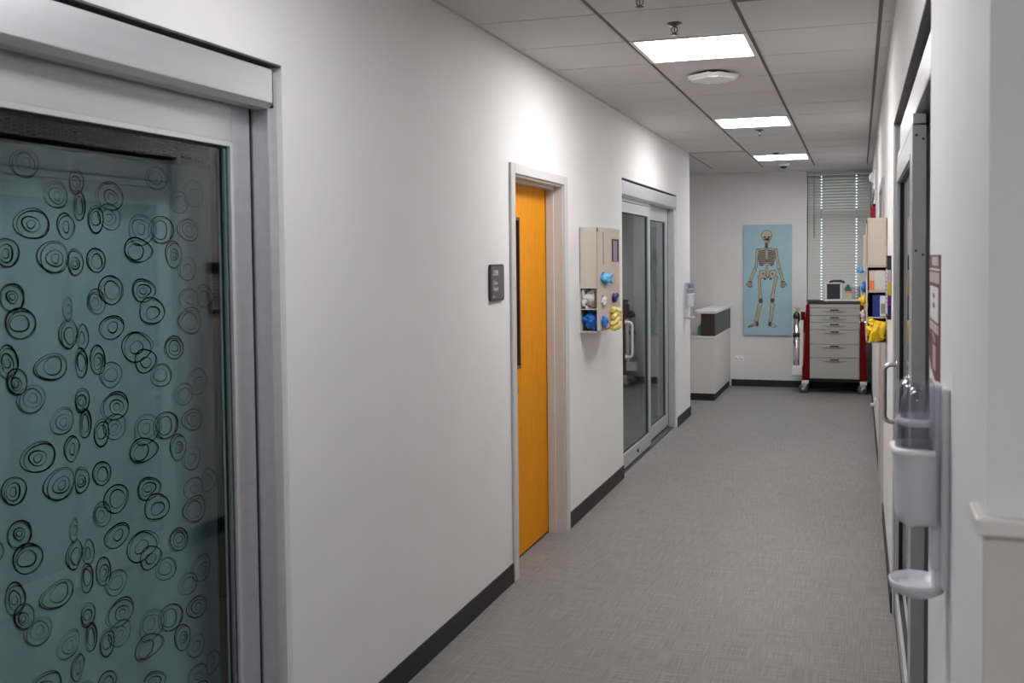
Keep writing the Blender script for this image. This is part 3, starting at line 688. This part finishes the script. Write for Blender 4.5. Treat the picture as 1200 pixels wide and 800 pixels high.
# ------------------------------------------------------------------ mirrored cabinet on the right wall
t = thing('supply_cabinet', (XR, 6.2, 1.2), 'beige wall dispenser cabinet on the right wall', 'cabinet', 'wall dispenser cabinets')
panel_cab(t, XR, -1, 5.95, 6.42, 1.195, 1.903, .113, 1.632, (1.20, 1.341, 1.486, 1.628))
xf = XR-.113
build('front_pocket', MB().rbox(xf-.014, xf, 5.99, 6.40, 1.60, 1.81, .003), M['cab'], t)
build('door_pull', MB().rbox(XR-.008, XR-.002, 5.94, 5.95, 1.68, 1.74, .001), M['steel'], t)
for zz in (1.70, 1.55, 1.42): build('port', MB().lathe((xf, 6.15, zz-.1), [(.05, 0), (.05, -.0012)], 20, 'x', sx=1.2, sy=.6), M['dark'], t)
b = thing('supply_carton', (.10, 6.02, 1.490), 'pale pink carton with orange print in the right cabinet', 'box')
build('carton', MB().rbox(.052, .143, 5.958, 6.10, 1.490, 1.608, .002), M['pink_box'], b)
build('orange_print', MB().box(.053, .080, 5.9565, 5.958, 1.494, 1.55), M['orange'], b)
build('white_label', MB().box(.086, .142, 5.9565, 5.958, 1.50, 1.60), M['white_cloth'], b)
b = thing('glove_carton', (.10, 6.02, 1.346), 'dark blue carton with white end label in the right cabinet', 'box')
build('carton', MB().rbox(.073, .143, 5.958, 6.10, 1.346, 1.468, .002), M['blue_box'], b)
build('white_label', MB().box(.112, .142, 5.9565, 5.958, 1.348, 1.464), M['print_white'], b)
for i in range(5): build('barcode_bar', MB().box(.118+i*.0045, .1205+i*.0045, 5.9555, 5.9565, 1.362, 1.42), M['print_grey'], b)
clump('yellow_gown_bundle', (.095, 5.95, 1.265), (.058, .055, .078), M['yellow'], 'bright yellow gowns bulging below the right cabinet', 'gowns', 21, 34, tr=.013)
clump('yellow_glove_bundle', (xf-.014, 6.1, 1.43), (.022, .07, .04), M['yellow'], 'small yellow tuft on the corridor side of the right cabinet', 'gloves', 22, 6)
clump('white_glove_bundle', (xf-.012, 6.13, 1.345), (.020, .07, .045), M['white_cloth'], 'white tuft low on the corridor side of the right cabinet', 'gloves', 23, 6)
clump('navy_glove_bundle', (xf-.012, 6.2, 1.50), (.020, .06, .035), M['blue'], 'blue tuft on the corridor side of the right cabinet', 'gloves', 24, 5)
clump('face_mask_bundle', (xf-.026, 6.22, 1.605), (.030, .05, .022), M['sky_blue'], 'light blue mask sticking out of the right cabinet', 'masks', 25, 5)

# wall rack with coloured folders
t = thing('wall_file_rack', (XR, 5.31, 1.375), 'slim black rack with white notice and coloured edges on the right wall', 'rack')
ry0, ry1 = 5.20, 5.43
build('rack_back', MB().box(XR, XR-.003, ry0, ry1, 1.375, 1.69), M['dark'], t)
build('rack_top', MB().rbox(XR-.003, XR-.020, ry0, ry1, 1.62, 1.69, .002), M['sign_rim'], t)
build('rack_foot', MB().rbox(XR-.003, XR-.020, ry0, ry1, 1.375, 1.395, .002), M['sign_rim'], t)
for nm, m_, a, b_ in (('white_pad', 'white_cloth', 1.56, 1.62), ('yellow_pad', 'yellow', 1.495, 1.558), ('purple_pad', 'purple', 1.448, 1.493), ('navy_pad', 'navy', 1.395, 1.446)):
    build(nm, MB().box(XR-.003, XR-.0155, ry0+.001, ry1-.002, a, b_), M[m_], t)
ns_ = build('notice_sheet', MB().box(XR-.0175, XR-.019, ry0+.012, ry1-.004, 1.40, 1.62), M['print_white'], t)
for i in range(9):
    build('print_line', MB().box(XR-.019, XR-.0194, ry0+.03, ry1-.03-.03*((i*7) % 3), 1.60-i*.021, 1.6045-i*.021), M['print_grey'], ns_)

# ------------------------------------------------------------------ hand sanitiser dispensers
def dispenser(X, s_, yc, zb, lab):
    """X wall face, s_ direction out of the wall; zb underside of the drip tray"""
    t = thing('sanitiser_dispenser', (X, yc, zb), lab, 'dispenser', 'hand sanitiser dispensers')
    def xb(a): return X+s_*a
    hw = .056
    build('back_plate', MB().rbox(xb(0), xb(.014), yc-hw*.8, yc+hw*.8, zb+.02, zb+.375, .005), M['white'], t)
    build('bracket', MB().rbox(xb(.012), xb(.03), yc-hw*.55, yc+hw*.55, zb+.05, zb+.38, .006), M['white'], t)
    def soft(prof, x_in, m, name, parent=t, seg=7, rnd=.62):
        """rounded-front column; prof = (z, outer depth, half width) rings from bottom to top"""
        mb = MB(); rings = []
        for (zz, xo, hw_) in prof:
            r = min(hw_, xo-x_in)*rnd; ring = [(xb(x_in), yc-hw_, zb+zz)]
            ring += [(xb(xo-r+r*math.sin(PI/2*i/seg)), yc-hw_+r-r*math.cos(PI/2*i/seg), zb+zz) for i in range(seg+1)]
            ring += [(xb(xo-r+r*math.cos(PI/2*i/seg)), yc+hw_-r+r*math.sin(PI/2*i/seg), zb+zz) for i in range(seg+1)]
            ring += [(xb(x_in), yc+hw_, zb+zz)]; rings.append(ring)
        n = len(rings[0]); v = [p for r_ in rings for p in r_]
        f = [(i*n+k, i*n+(k+1) % n, (i+1)*n+(k+1) % n, (i+1)*n+k) for i in range(len(rings)-1) for k in range(n)]
        mb.add(v, f, True); mb.add(rings[0], [tuple(range(n))]); mb.add(rings[-1], [tuple(range(n))])
        return build(name, mb, m, parent)
    soft([(.132, .078, .044), (.136, .086, .049), (.148, .089, .052), (.20, .091, .053), (.250, .094, .055), (.258, .096, .056)], .022, M['white'], 'body')
    soft([(.2585, .097, .057), (.262, .098, .0575), (.266, .097, .057), (.268, .092, .054)], .024, M['bright_plate'], 'rim')
    soft([(.268, .090, .053), (.30, .089, .053), (.352, .088, .0525), (.372, .085, .050), (.380, .079, .046), (.384, .068, .038)], .026, M['clear'], 'clear_cover')
    bt = soft([(.269, .080, .044), (.302, .080, .044), (.306, .078, .043)], .034, M['gel'], 'refill_bottle')
    soft([(.3065, .083, .047), (.310, .085, .049), (.316, .085, .049), (.319, .081, .046)], .032, M['gel_white'], 'bottle_shoulder', bt)
    soft([(.3195, .080, .045), (.350, .078, .044), (.366, .070, .038), (.371, .058, .03)], .034, M['gel'], 'bottle_base', bt)
    build('latch', MB().rbox(xb(.0135), xb(.0305), yc-hw*.56, yc-hw*.54, zb+.285, zb+.312, .001), M['frame'], t)
    build('nozzle', MB().lathe((xb(.062), yc, zb+.138), [(.012, .006), (.012, -.006), (.007, -.018)], 14), M['white'], t)
    # drip tray
    n = 28; cx_ = xb(.050); v = []; f = []
    prof = [(.033, 0.0), (.045, .008), (.050, .024), (.047, .026), (.044, .013), (.02, .010)]
    mb = MB(); mb.lathe((cx_, yc, zb), prof, n, sx=1, sy=1.08)
    build('drip_tray', mb, M['white'], t)
    build('tray_arm', MB().rbox(xb(.006), xb(.026), yc-.022, yc+.022, zb+.004, zb+.15, .007, 3), M['white'], t)
    return t
dispenser(XR, -1, 1.90, 1.083, 'white hand sanitiser dispenser on the right wall in the foreground')
dispenser(XL, 1, 10.36, 1.052, 'white hand sanitiser dispenser on the left wall end, far down the corridor')

# maroon notice by the right door
t = thing('wall_notice', (XR, 2.24, 1.42), 'narrow maroon and white notice beside the half open right door', 'sign')
build('sheet', MB().prism([(2.085, 1.69), (2.39, 1.69), (2.39, 1.47), (2.33, 1.445), (2.16, 1.425), (2.085, 1.425)], 'x', XR, XR-.0015), M['maroon'], t)
x0, x1 = XR-.0015, XR-.0020
build('header_print', MB().box(x0, x1, 2.13, 2.31, 1.668, 1.686), M['pale_pink'], t)
build('rule_line', MB().box(x0, x1, 2.09, 2.385, 1.658, 1.662), M['print_white'], t)
build('title_panel', MB().box(x0, x1, 2.10, 2.38, 1.632, 1.654), M['pale_pink'], t)
build('picture_panel', MB().box(x0, x1, 2.125, 2.36, 1.553, 1.624), M['print_white'], t)
for zz in (1.605, 1.585): build('picture_mark', MB().lathe((x1, 2.25, zz), [(.02, 0), (.02, -.0004)], 12, 'x', sx=1.3, sy=.3), M['print_grey'], t)
build('caption_panel', MB().box(x0, x1, 2.12, 2.37, 1.53, 1.548), M['pale_pink'], t)
build('slash_mark', MB().prism([(2.20, 1.51), (2.23, 1.51), (2.30, 1.525), (2.27, 1.525)], 'x', x0, x1), M['pale_pink'], t)
build('footer_bar', MB().box(x0, x1, 2.19, 2.27, 1.452, 1.502), M['pale_pink'], t)

# ------------------------------------------------------------------ small fixtures high on the far right wall
t = thing('wall_strobe', (XR, 11.7, 2.50), 'small white round alarm sounder high on the far right wall', 'alarm')
build('backbox', MB().rbox(XR, XR-.02, 11.62, 11.78, 2.49, 2.62, .004), M['white_metal'], t)
build('horn', MB().lathe((XR-.02, 11.70, 2.555), [(.05, 0), (.05, -.014), (.03, -.026), (.01, -.03)], 18, 'x'), M['white_metal'], t)
t = thing('wall_bracket', (XR, 11.3, 2.21), 'slim dark grey bracket below the white alarm on the right wall', 'bracket')
build('arm', MB().tube([(XR, 11.25, 2.36), (XR-.012, 11.3, 2.30), (XR-.022, 11.35, 2.22)], .012, 8), M['vent'], t)
build('mount', MB().rbox(XR, XR-.008, 11.21, 11.29, 2.33, 2.40, .003), M['vent'], t)
t = thing('fire_alarm', (XR, 10.4, 2.03), 'red fire alarm device above the right cabinet', 'alarm')
build('case', MB().rbox(XR, XR-.045, 10.30, 10.48, 2.0, 2.17, .006), M['red2'], t)
build('lens', MB().rbox(XR-.0, XR-.022, 10.36, 10.42, 2.17, 2.20, .004), M['screen'], t)
t = thing('door_stop', (XR, 9.95, 0), 'small white catch low on the right wall', 'door stop')
build('base', MB().rbox(XR, XR-.012, 9.90, 10.0, .22, .34, .004), M['white_metal'], t)
build('peg', MB().lathe((XR-.012, 9.95, .28), [(.016, 0), (.016, -.03), (.010, -.036)], 12, 'x'), M['white_metal'], t)

# ------------------------------------------------------------------ reception desk corner at the far left
t = thing('reception_desk', (-2.6, 12.5, 0), 'pale reception desk corner with dark wood ledge at the corridor end', 'desk')
dx, dy = -1.612, 11.80
build('front_panel', MB().box(XLL+.8, dx, dy, dy+.03, .085, .735), M['desk'], t)
build('side_panel', MB().box(dx-.03, dx, dy+.03, YF-.003, .085, .735), M['desk'], t)
build('toe_kick', MB().box(XLL+.8, dx-.012, dy+.012, dy+.03, 0, .085).box(dx-.03, dx-.012, dy+.03, YF-.008, 0, .085), M['black'], t)
build('worktop', MB().rbox(XLL+.8, dx+.004, dy-.004, dy+.55, .736, .764, .004).rbox(dx-.20, dx+.004, dy+.55, YF-.004, .736, .764, .004), M['cap'], t)
lg = build('ledge_panel', MB().box(dx-.165, dx-.002, dy+.002, dy+.02, .764, 1.028).box(dx-.165, dx-.147, dy+.02, YF-.005, .764, 1.028), M['walnut'], t)
build('ledge_side', MB().box(dx-.02, dx-.002, dy+.02, YF-.10, .764, 1.028), M['slate'], t)
build('ledge_end', MB().box(dx-.02, dx-.001, YF-.10, YF-.005, .764, 1.028), M['dark'], t)
build('ledge_cap', MB().rbox(dx-.235, dx+.012, dy-.02, YF-.003, 1.03, 1.066, .004), M['cap'], t)
t = thing('hand_gel_bottle', (-1.80, 11.92, .764), 'small teal bottle standing on the reception worktop', 'bottle')
build('bottle', MB().lathe((-1.80, 11.92, .764), [(.030, 0), (.033, .01), (.033, .09), (.028, .105), (.012, .115), (.012, .125)], 18), M['teal_gel'], t)
build('pump', MB().lathe((-1.80, 11.92, .889), [(.013, 0), (.013, .014), (.004, .016), (.004, .035)], 12).rbox(-1.806, -1.794, 11.885, 11.93, .922, .932, .002), M['white'], t)
t = thing('wall_outlet', (-1.495, YF, .33), 'white socket plate low on the far wall under the skeleton picture', 'outlet')
build('plate', MB().rbox(-1.555, -1.437, YF-.006, YF, .330, .404, .003), M['bright_plate'], t)
for x in (-1.525, -1.467): build('socket', MB().lathe((x, YF-.006, .367), [(.018, 0), (.018, -.002)], 14, 'y'), M['bright_plate'], t)

# ------------------------------------------------------------------ skeleton picture
PX0, PX1, PZ0, PZ1 = -1.438, -.826, .672, 2.108
t = thing('skeleton_picture', ((PX0+PX1)/2, YF, PZ0), 'tall light blue canvas of a human skeleton on the far wall', 'picture')
build('canvas', MB().rbox(PX0, PX1, YF-.03, YF-.002, PZ0, PZ1, .004), M['canvas'], t)
def P(cx, cy):  # drawing units of the print: 60..362 across, 45..738 down
    return PX0+(cx-62)/(364-62)*(PX1-PX0), PZ1-(cy-46)/(738-46)*(PZ1-PZ0)
YP = YF-.03
bones, outl, shade = MB(), MB(), MB()
def poly_bone(pts, out=4, m=None, lift=.0014):
    q = [P(*p) for p in pts]; cx_ = sum(p[0] for p in q)/len(q); cz_ = sum(p[1] for p in q)/len(q)
    (m or bones).prism(q, 'y', YP, YP-lift)
def capsule(x0, y0, x1, y1, w0, w1, wm=None):
    d = Vector((x1-x0, y1-y0)); L = max(d.length, .01); d /= L; n = Vector((-d.y, d.x)); wm = wm if wm is not None else min(w0, w1)*.62
    prof = [(0, w0), (.10, w0*.9), (.25, wm), (.75, wm), (.90, w1*.9), (1, w1)]
    def ring(g):
        a = [Vector((x0, y0))+d*(L*u+(g if u == 1 else -g if u == 0 else 0))+n*(ww+g) for u, ww in prof]
        b = [Vector((x0, y0))+d*(L*u+(g if u == 1 else -g if u == 0 else 0))-n*(ww+g) for u, ww in prof]
        return [(p.x, p.y) for p in a]+[(p.x, p.y) for p in reversed(b)]
    poly_bone(ring(2.6), m=outl, lift=.0007); poly_bone(ring(0))
def ell(cx, cy, rx, ry, m=bones, lift=.0014, g=2.8, n=20):
    if g: poly_bone([(cx+(rx+g)*math.cos(2*PI*i/n), cy+(ry+g)*math.sin(2*PI*i/n)) for i in range(n)], m=outl, lift=.0007)
    poly_bone([(cx+rx*math.cos(2*PI*i/n), cy+ry*math.sin(2*PI*i/n)) for i in range(n)], m=m, lift=lift)
ell(208, 114, 31, 31); ell(211, 145, 19, 15)
for ex in (196, 222): ell(ex, 124, 8.5, 7, shade, .002, 0)
ell(209, 137, 4, 5, shade, .002, 0); poly_bone([(197, 148), (222, 148), (221, 151), (198, 151)], m=shade, lift=.002)
for i in range(5): ell(207, 164+i*7, 9, 2.4, shade, .0012, 1.5)
poly_bone([(160, 196), (258, 196), (264, 250), (252, 300), (236, 306), (216, 288), (200, 288), (180, 306), (162, 300), (152, 250)], m=shade, lift=.0009)
for i in range(9):
    yy = 205+i*11; wv = 44+4*math.sin(i*.4)-(max(0, i-6))*3
    for s_ in (-1, 1):
        arc = []
        for q in range(9):
            u = q/8; arc.append((209+s_*(5+wv*math.sin(u*PI*.5)), yy-6*math.sin(u*PI)+u*u*14))
        poly_bone(arc+[(x, y+3.0) for x, y in reversed(arc)], lift=.0016)
capsule(208, 200, 209, 262, 5, 4, 5)
for i in range(6): ell(210, 285+i*8, 9, 3, bones, .0014, 1.6)
capsule(206, 194, 150, 203, 3, 5, 3.2); capsule(212, 194, 270, 203, 3, 5, 3.2)
ell(152, 208, 8, 9); ell(267, 208, 8, 9)
capsule(150, 214, 141, 312, 7, 8, 5); capsule(268, 214, 285, 318, 7, 8, 5)
capsule(137, 322, 110, 388, 6, 5, 3.5); capsule(131, 322, 104, 386, 4, 4, 2.4)
capsule(286, 328, 305, 392, 6, 5, 3.5); capsule(293, 326, 312, 390, 4, 4, 2.4)
for cx_, cy_, s_ in ((104, 402, -1), (310, 404, 1)):
    poly_bone([(cx_-11, cy_-6), (cx_+11, cy_-6), (cx_+14, cy_+16), (cx_+6, cy_+30), (cx_-8, cy_+30), (cx_-14, cy_+14)], m=shade, lift=.0009)
    for i in range(4): capsule(cx_-9+i*6, cy_+4, cx_-11+i*7+s_*(-1), cy_+36-abs(i-1.5)*4, 2.2, 1.6, 1.6)
    capsule(cx_+s_*9, cy_+2, cx_+s_*24, cy_+20, 2.6, 2, 2)
for s_ in (-1, 1):
    cx_ = 215+s_*31
    poly_bone([(cx_-20, 332), (cx_+18, 330), (cx_+24, 348), (cx_+16, 372), (cx_-8, 384), (cx_-24, 366)], m=outl, lift=.0007)
    poly_bone([(cx_-17, 335), (cx_+16, 333), (cx_+21, 348), (cx_+14, 370), (cx_-7, 381), (cx_-21, 365)])
    ell(cx_-s_*2, 352, 6, 7, shade, .002, 0); ell(215+s_*18, 384, 7, 5, shade, .002, 2)
poly_bone([(200, 336), (230, 336), (224, 372), (215, 384), (206, 372)], m=outl, lift=.0018); poly_bone([(204, 338), (226, 338), (220, 368), (215, 378), (210, 368)], lift=.002)
ell(164, 374, 9, 8); ell(267, 374, 9, 8)
capsule(163, 380, 169, 506, 8, 11, 6); capsule(267, 380, 242, 506, 8, 11, 6)
ell(171, 521, 11, 10, shade); ell(244, 519, 11, 10, shade)
capsule(170, 536, 146, 652, 10, 8, 5.5); capsule(158, 545, 137, 650, 4, 5, 2.4)
capsule(243, 534, 231, 652, 10, 8, 5.5); capsule(253, 545, 238, 640, 4, 4, 2.4)
capsule(142, 664, 100, 684, 9, 4, 6); ell(148, 668, 9, 12, shade, .0014, 2); capsule(120, 678, 94, 686, 4, 3, 3)
capsule(232, 668, 264, 684, 9, 5, 7); ell(228, 668, 8, 12, shade, .0014, 2)
build('painted_outline', outl, M['bone_dark'], t, kind='stuff'); build('painted_bones', bones, M['bone'], t, kind='stuff'); build('painted_shadow', shade, M['bone_mid'], t, kind='stuff')

# ------------------------------------------------------------------ medical cart under the window
YC = 12.72; YB = 13.20
t = thing('crash_cart', (-.285, (YC+YB)/2, 0), 'red and grey medical cart with six drawers under the window', 'cart')
bx0, bx1 = -.580, .008
build('carcass', MB().box(bx0, bx1, YC+.022, YB, .185, 1.105), M['drawer'], t)
build('front_rail', MB().rbox(bx0, bx1, YC, YC+.022, 1.060, 1.106, .003), M['drawer'], t)
zs = [1.056, .963, .879, .79, .612, .445, .188]
for i in range(6):
    za, zb_ = zs[i+1]+.003, zs[i]-.003
    dr = build('drawer', MB().rbox(bx0+.002, bx1-.002, YC, YC+.021, za, zb_, .003), M['drawer'], t)
    cz = zb_-.022; cxm = (bx0+bx1)/2
    build('red_label', MB().rbox(cxm-.052, cxm+.052, YC-.004, YC, cz-.007, cz+.009, .002), M['red'], dr, label='red drawer label strip')
    pts = [(cxm-.15, cz-.012), (cxm+.15, cz-.012), (cxm+.10, cz-.024), (cxm+.04, cz-.030), (cxm-.04, cz-.030), (cxm-.10, cz-.024)]
    build('pull', MB().prism(pts, 'y', YC-.006, YC), M['drawer_recess'], dr)
build('base_tray', MB().rbox(bx0-.06, bx1+.06, YC+.05, YB, .145, .184, .006), M['dark'], t)  # dark slab stands in for the black shadow under the open cart
build('column', MB().prism([(-.668, .165), (-.588, .165), (-.582, 1.09), (-.600, 1.105), (-.622, 1.09), (-.64, .7)], 'y', YC-.012, YC+.10).prism([(-.655, .165), (-.59, .165), (-.583, 1.08), (-.61, 1.08)], 'y', YC+.10, YB-.02), M['red'], t)
build('column', MB().prism([(.010, .165), (.092, .165), (.078, .6), (.055, 1.09), (.030, 1.105), (.012, 1.09)], 'y', YC-.012, YC+.10).prism([(.012, .165), (.08, .165), (.045, 1.08), (.014, 1.08)], 'y', YC+.10, YB-.02), M['red'], t)
for x0 in (-.672, .012): build('column_foot', MB().rbox(x0, x0+.082, YC-.016, YC+.10, .122, .165, .006), M['desk'], t)
build('top_mat', MB().rbox(-.600, .035, YC-.01, YB-.01, 1.106, 1.136, .010), M['dark'], t)
build('top_pad', MB().lathe((-.525, YC+.09, 1.136), [(.10, 0), (.10, .012), (.085, .018)], 20), M['dark'], t)
def caster(x, y):
    c = build('caster', MB().rbox(x-.034, x+.034, y-.03, y+.03, .112, .124, .004).prism([(x-.03, .112), (x+.03, .112), (x+.012, .05), (x-.012, .05)], 'y', y-.025, y-.020).prism([(x-.03, .112), (x+.03, .112), (x+.012, .05), (x-.012, .05)], 'y', y+.020, y+.025), M['steel'], t)
    build('wheel', MB().lathe((x-.01, y, .058), [(.03, -.017), (.055, -.015), (.058, 0), (.055, .015), (.03, .017)], 24, 'y'), M['rubber'], c)
    build('hub', MB().lathe((x-.01, y, .058), [(.026, -.027), (.026, .027)], 16, 'y'), M['chrome'], c)
for x in (-.645, .05):
    for y in (YC+.045, YB-.08): caster(x, y)
# oxygen cylinder on the cart side
build('cylinder_bracket', MB().rbox(-.80, -.668, YC+.0, YC+.12, .225, .335, .006).rbox(-.70, -.655, YC+.03, YC+.12, .335, .90, .004), M['desk'], t)
ox = thing('oxygen_cylinder', (-.738, YC+.05, .336), 'slim chrome oxygen cylinder with dark top beside the cart', 'gas cylinder')
oxc = (-.738, YC+.05, 0)
build('tank', MB().lathe(oxc, [(.038, .336), (.042, .345), (.042, .930)], 22), M['chrome'], ox)
build('shoulder', MB().lathe(oxc, [(.0425, .925), (.0425, .955), (.034, .985), (.018, 1.0), (.014, 1.01)], 22), M['dgreen'], ox)
build('strap', MB().lathe(oxc, [(.046, .695), (.046, .745)], 22), M['dark'], ox)
build('valve', MB().rbox(-.752, -.724, YC+.036, YC+.064, 1.008, 1.045, .004).tube([(-.775, YC+.05, 1.045), (-.705, YC+.05, 1.058)], .010, 10).lathe((-.715, YC+.05, 1.035), [(.014, 0), (.014, -.05)], 12, 'y'), M['chrome'], ox)
sb = thing('red_side_box', (-.675, YC+.09, .75), 'red box hanging on the cart column behind the cylinder', 'box')
build('box', MB().rbox(-.692, -.640, YC+.125, YC+.20, .74, 1.0, .004), M['red'], sb)
# suction unit on top
zt = 1.1365
sv = thing('suction_unit', (-.29, YC+.2, zt), 'grey and white portable suction unit on top of the cart', 'medical device')
build('base_tray', MB().rbox(-.41, .02, YC+.06, YC+.30, zt, zt+.022, .008), M['desk'], sv)
build('housing', MB().rbox(-.40, -.19, YC+.075, YC+.29, zt+.02, zt+.225, .014, 3), M['desk'], sv)
build('dark_panel', MB().rbox(-.378, -.222, YC+.068, YC+.078, zt+.03, zt+.205, .004), M['screen'], sv)
build('panel_trim', MB().rbox(-.388, -.212, YC+.066, YC+.076, zt+.206, zt+.218, .003), M['dark'], sv)
build('handle', MB().tube([(-.345, YC+.16, zt+.22), (-.335, YC+.16, zt+.238), (-.30, YC+.16, zt+.248), (-.22, YC+.16, zt+.248), (-.185, YC+.16, zt+.238), (-.175, YC+.16, zt+.222)], .016, 10), M['dark'], sv)
cn = build('canister', MB().lathe((-.045, YC+.17, zt+.02), [(.055, 0), (.062, .15), (.062, .155)], 20), M['clear'], sv)
build('canister_lid', MB().lathe((-.045, YC+.17, zt+.176), [(.064, 0), (.064, .012), (.02, .018)], 20), M['white'], cn)
build('tubing_clip', MB().rbox(-.004, .014, YC+.09, YC+.11, zt+.02, zt+.19, .003), M['vent'], sv)
o = clump('green_bag', (-.135, YC+.12, zt+.165), (.042, .035, .035), M['green'], 'crumpled green pouch on the suction unit tray', 'pouch', 31, 6)
bb = thing('supply_packet', (-.13, YC+.09, zt+.022), 'small beige packet with red edge in front of the green pouch', 'packet')
build('packet', MB().rbox(-.175, -.085, YC+.075, YC+.115, zt+.022, zt+.112, .004), M['beige'], bb)
build('red_edge', MB().rbox(-.16, -.072, YC+.072, YC+.078, zt+.104, zt+.122, .002), M['orange'], bb)
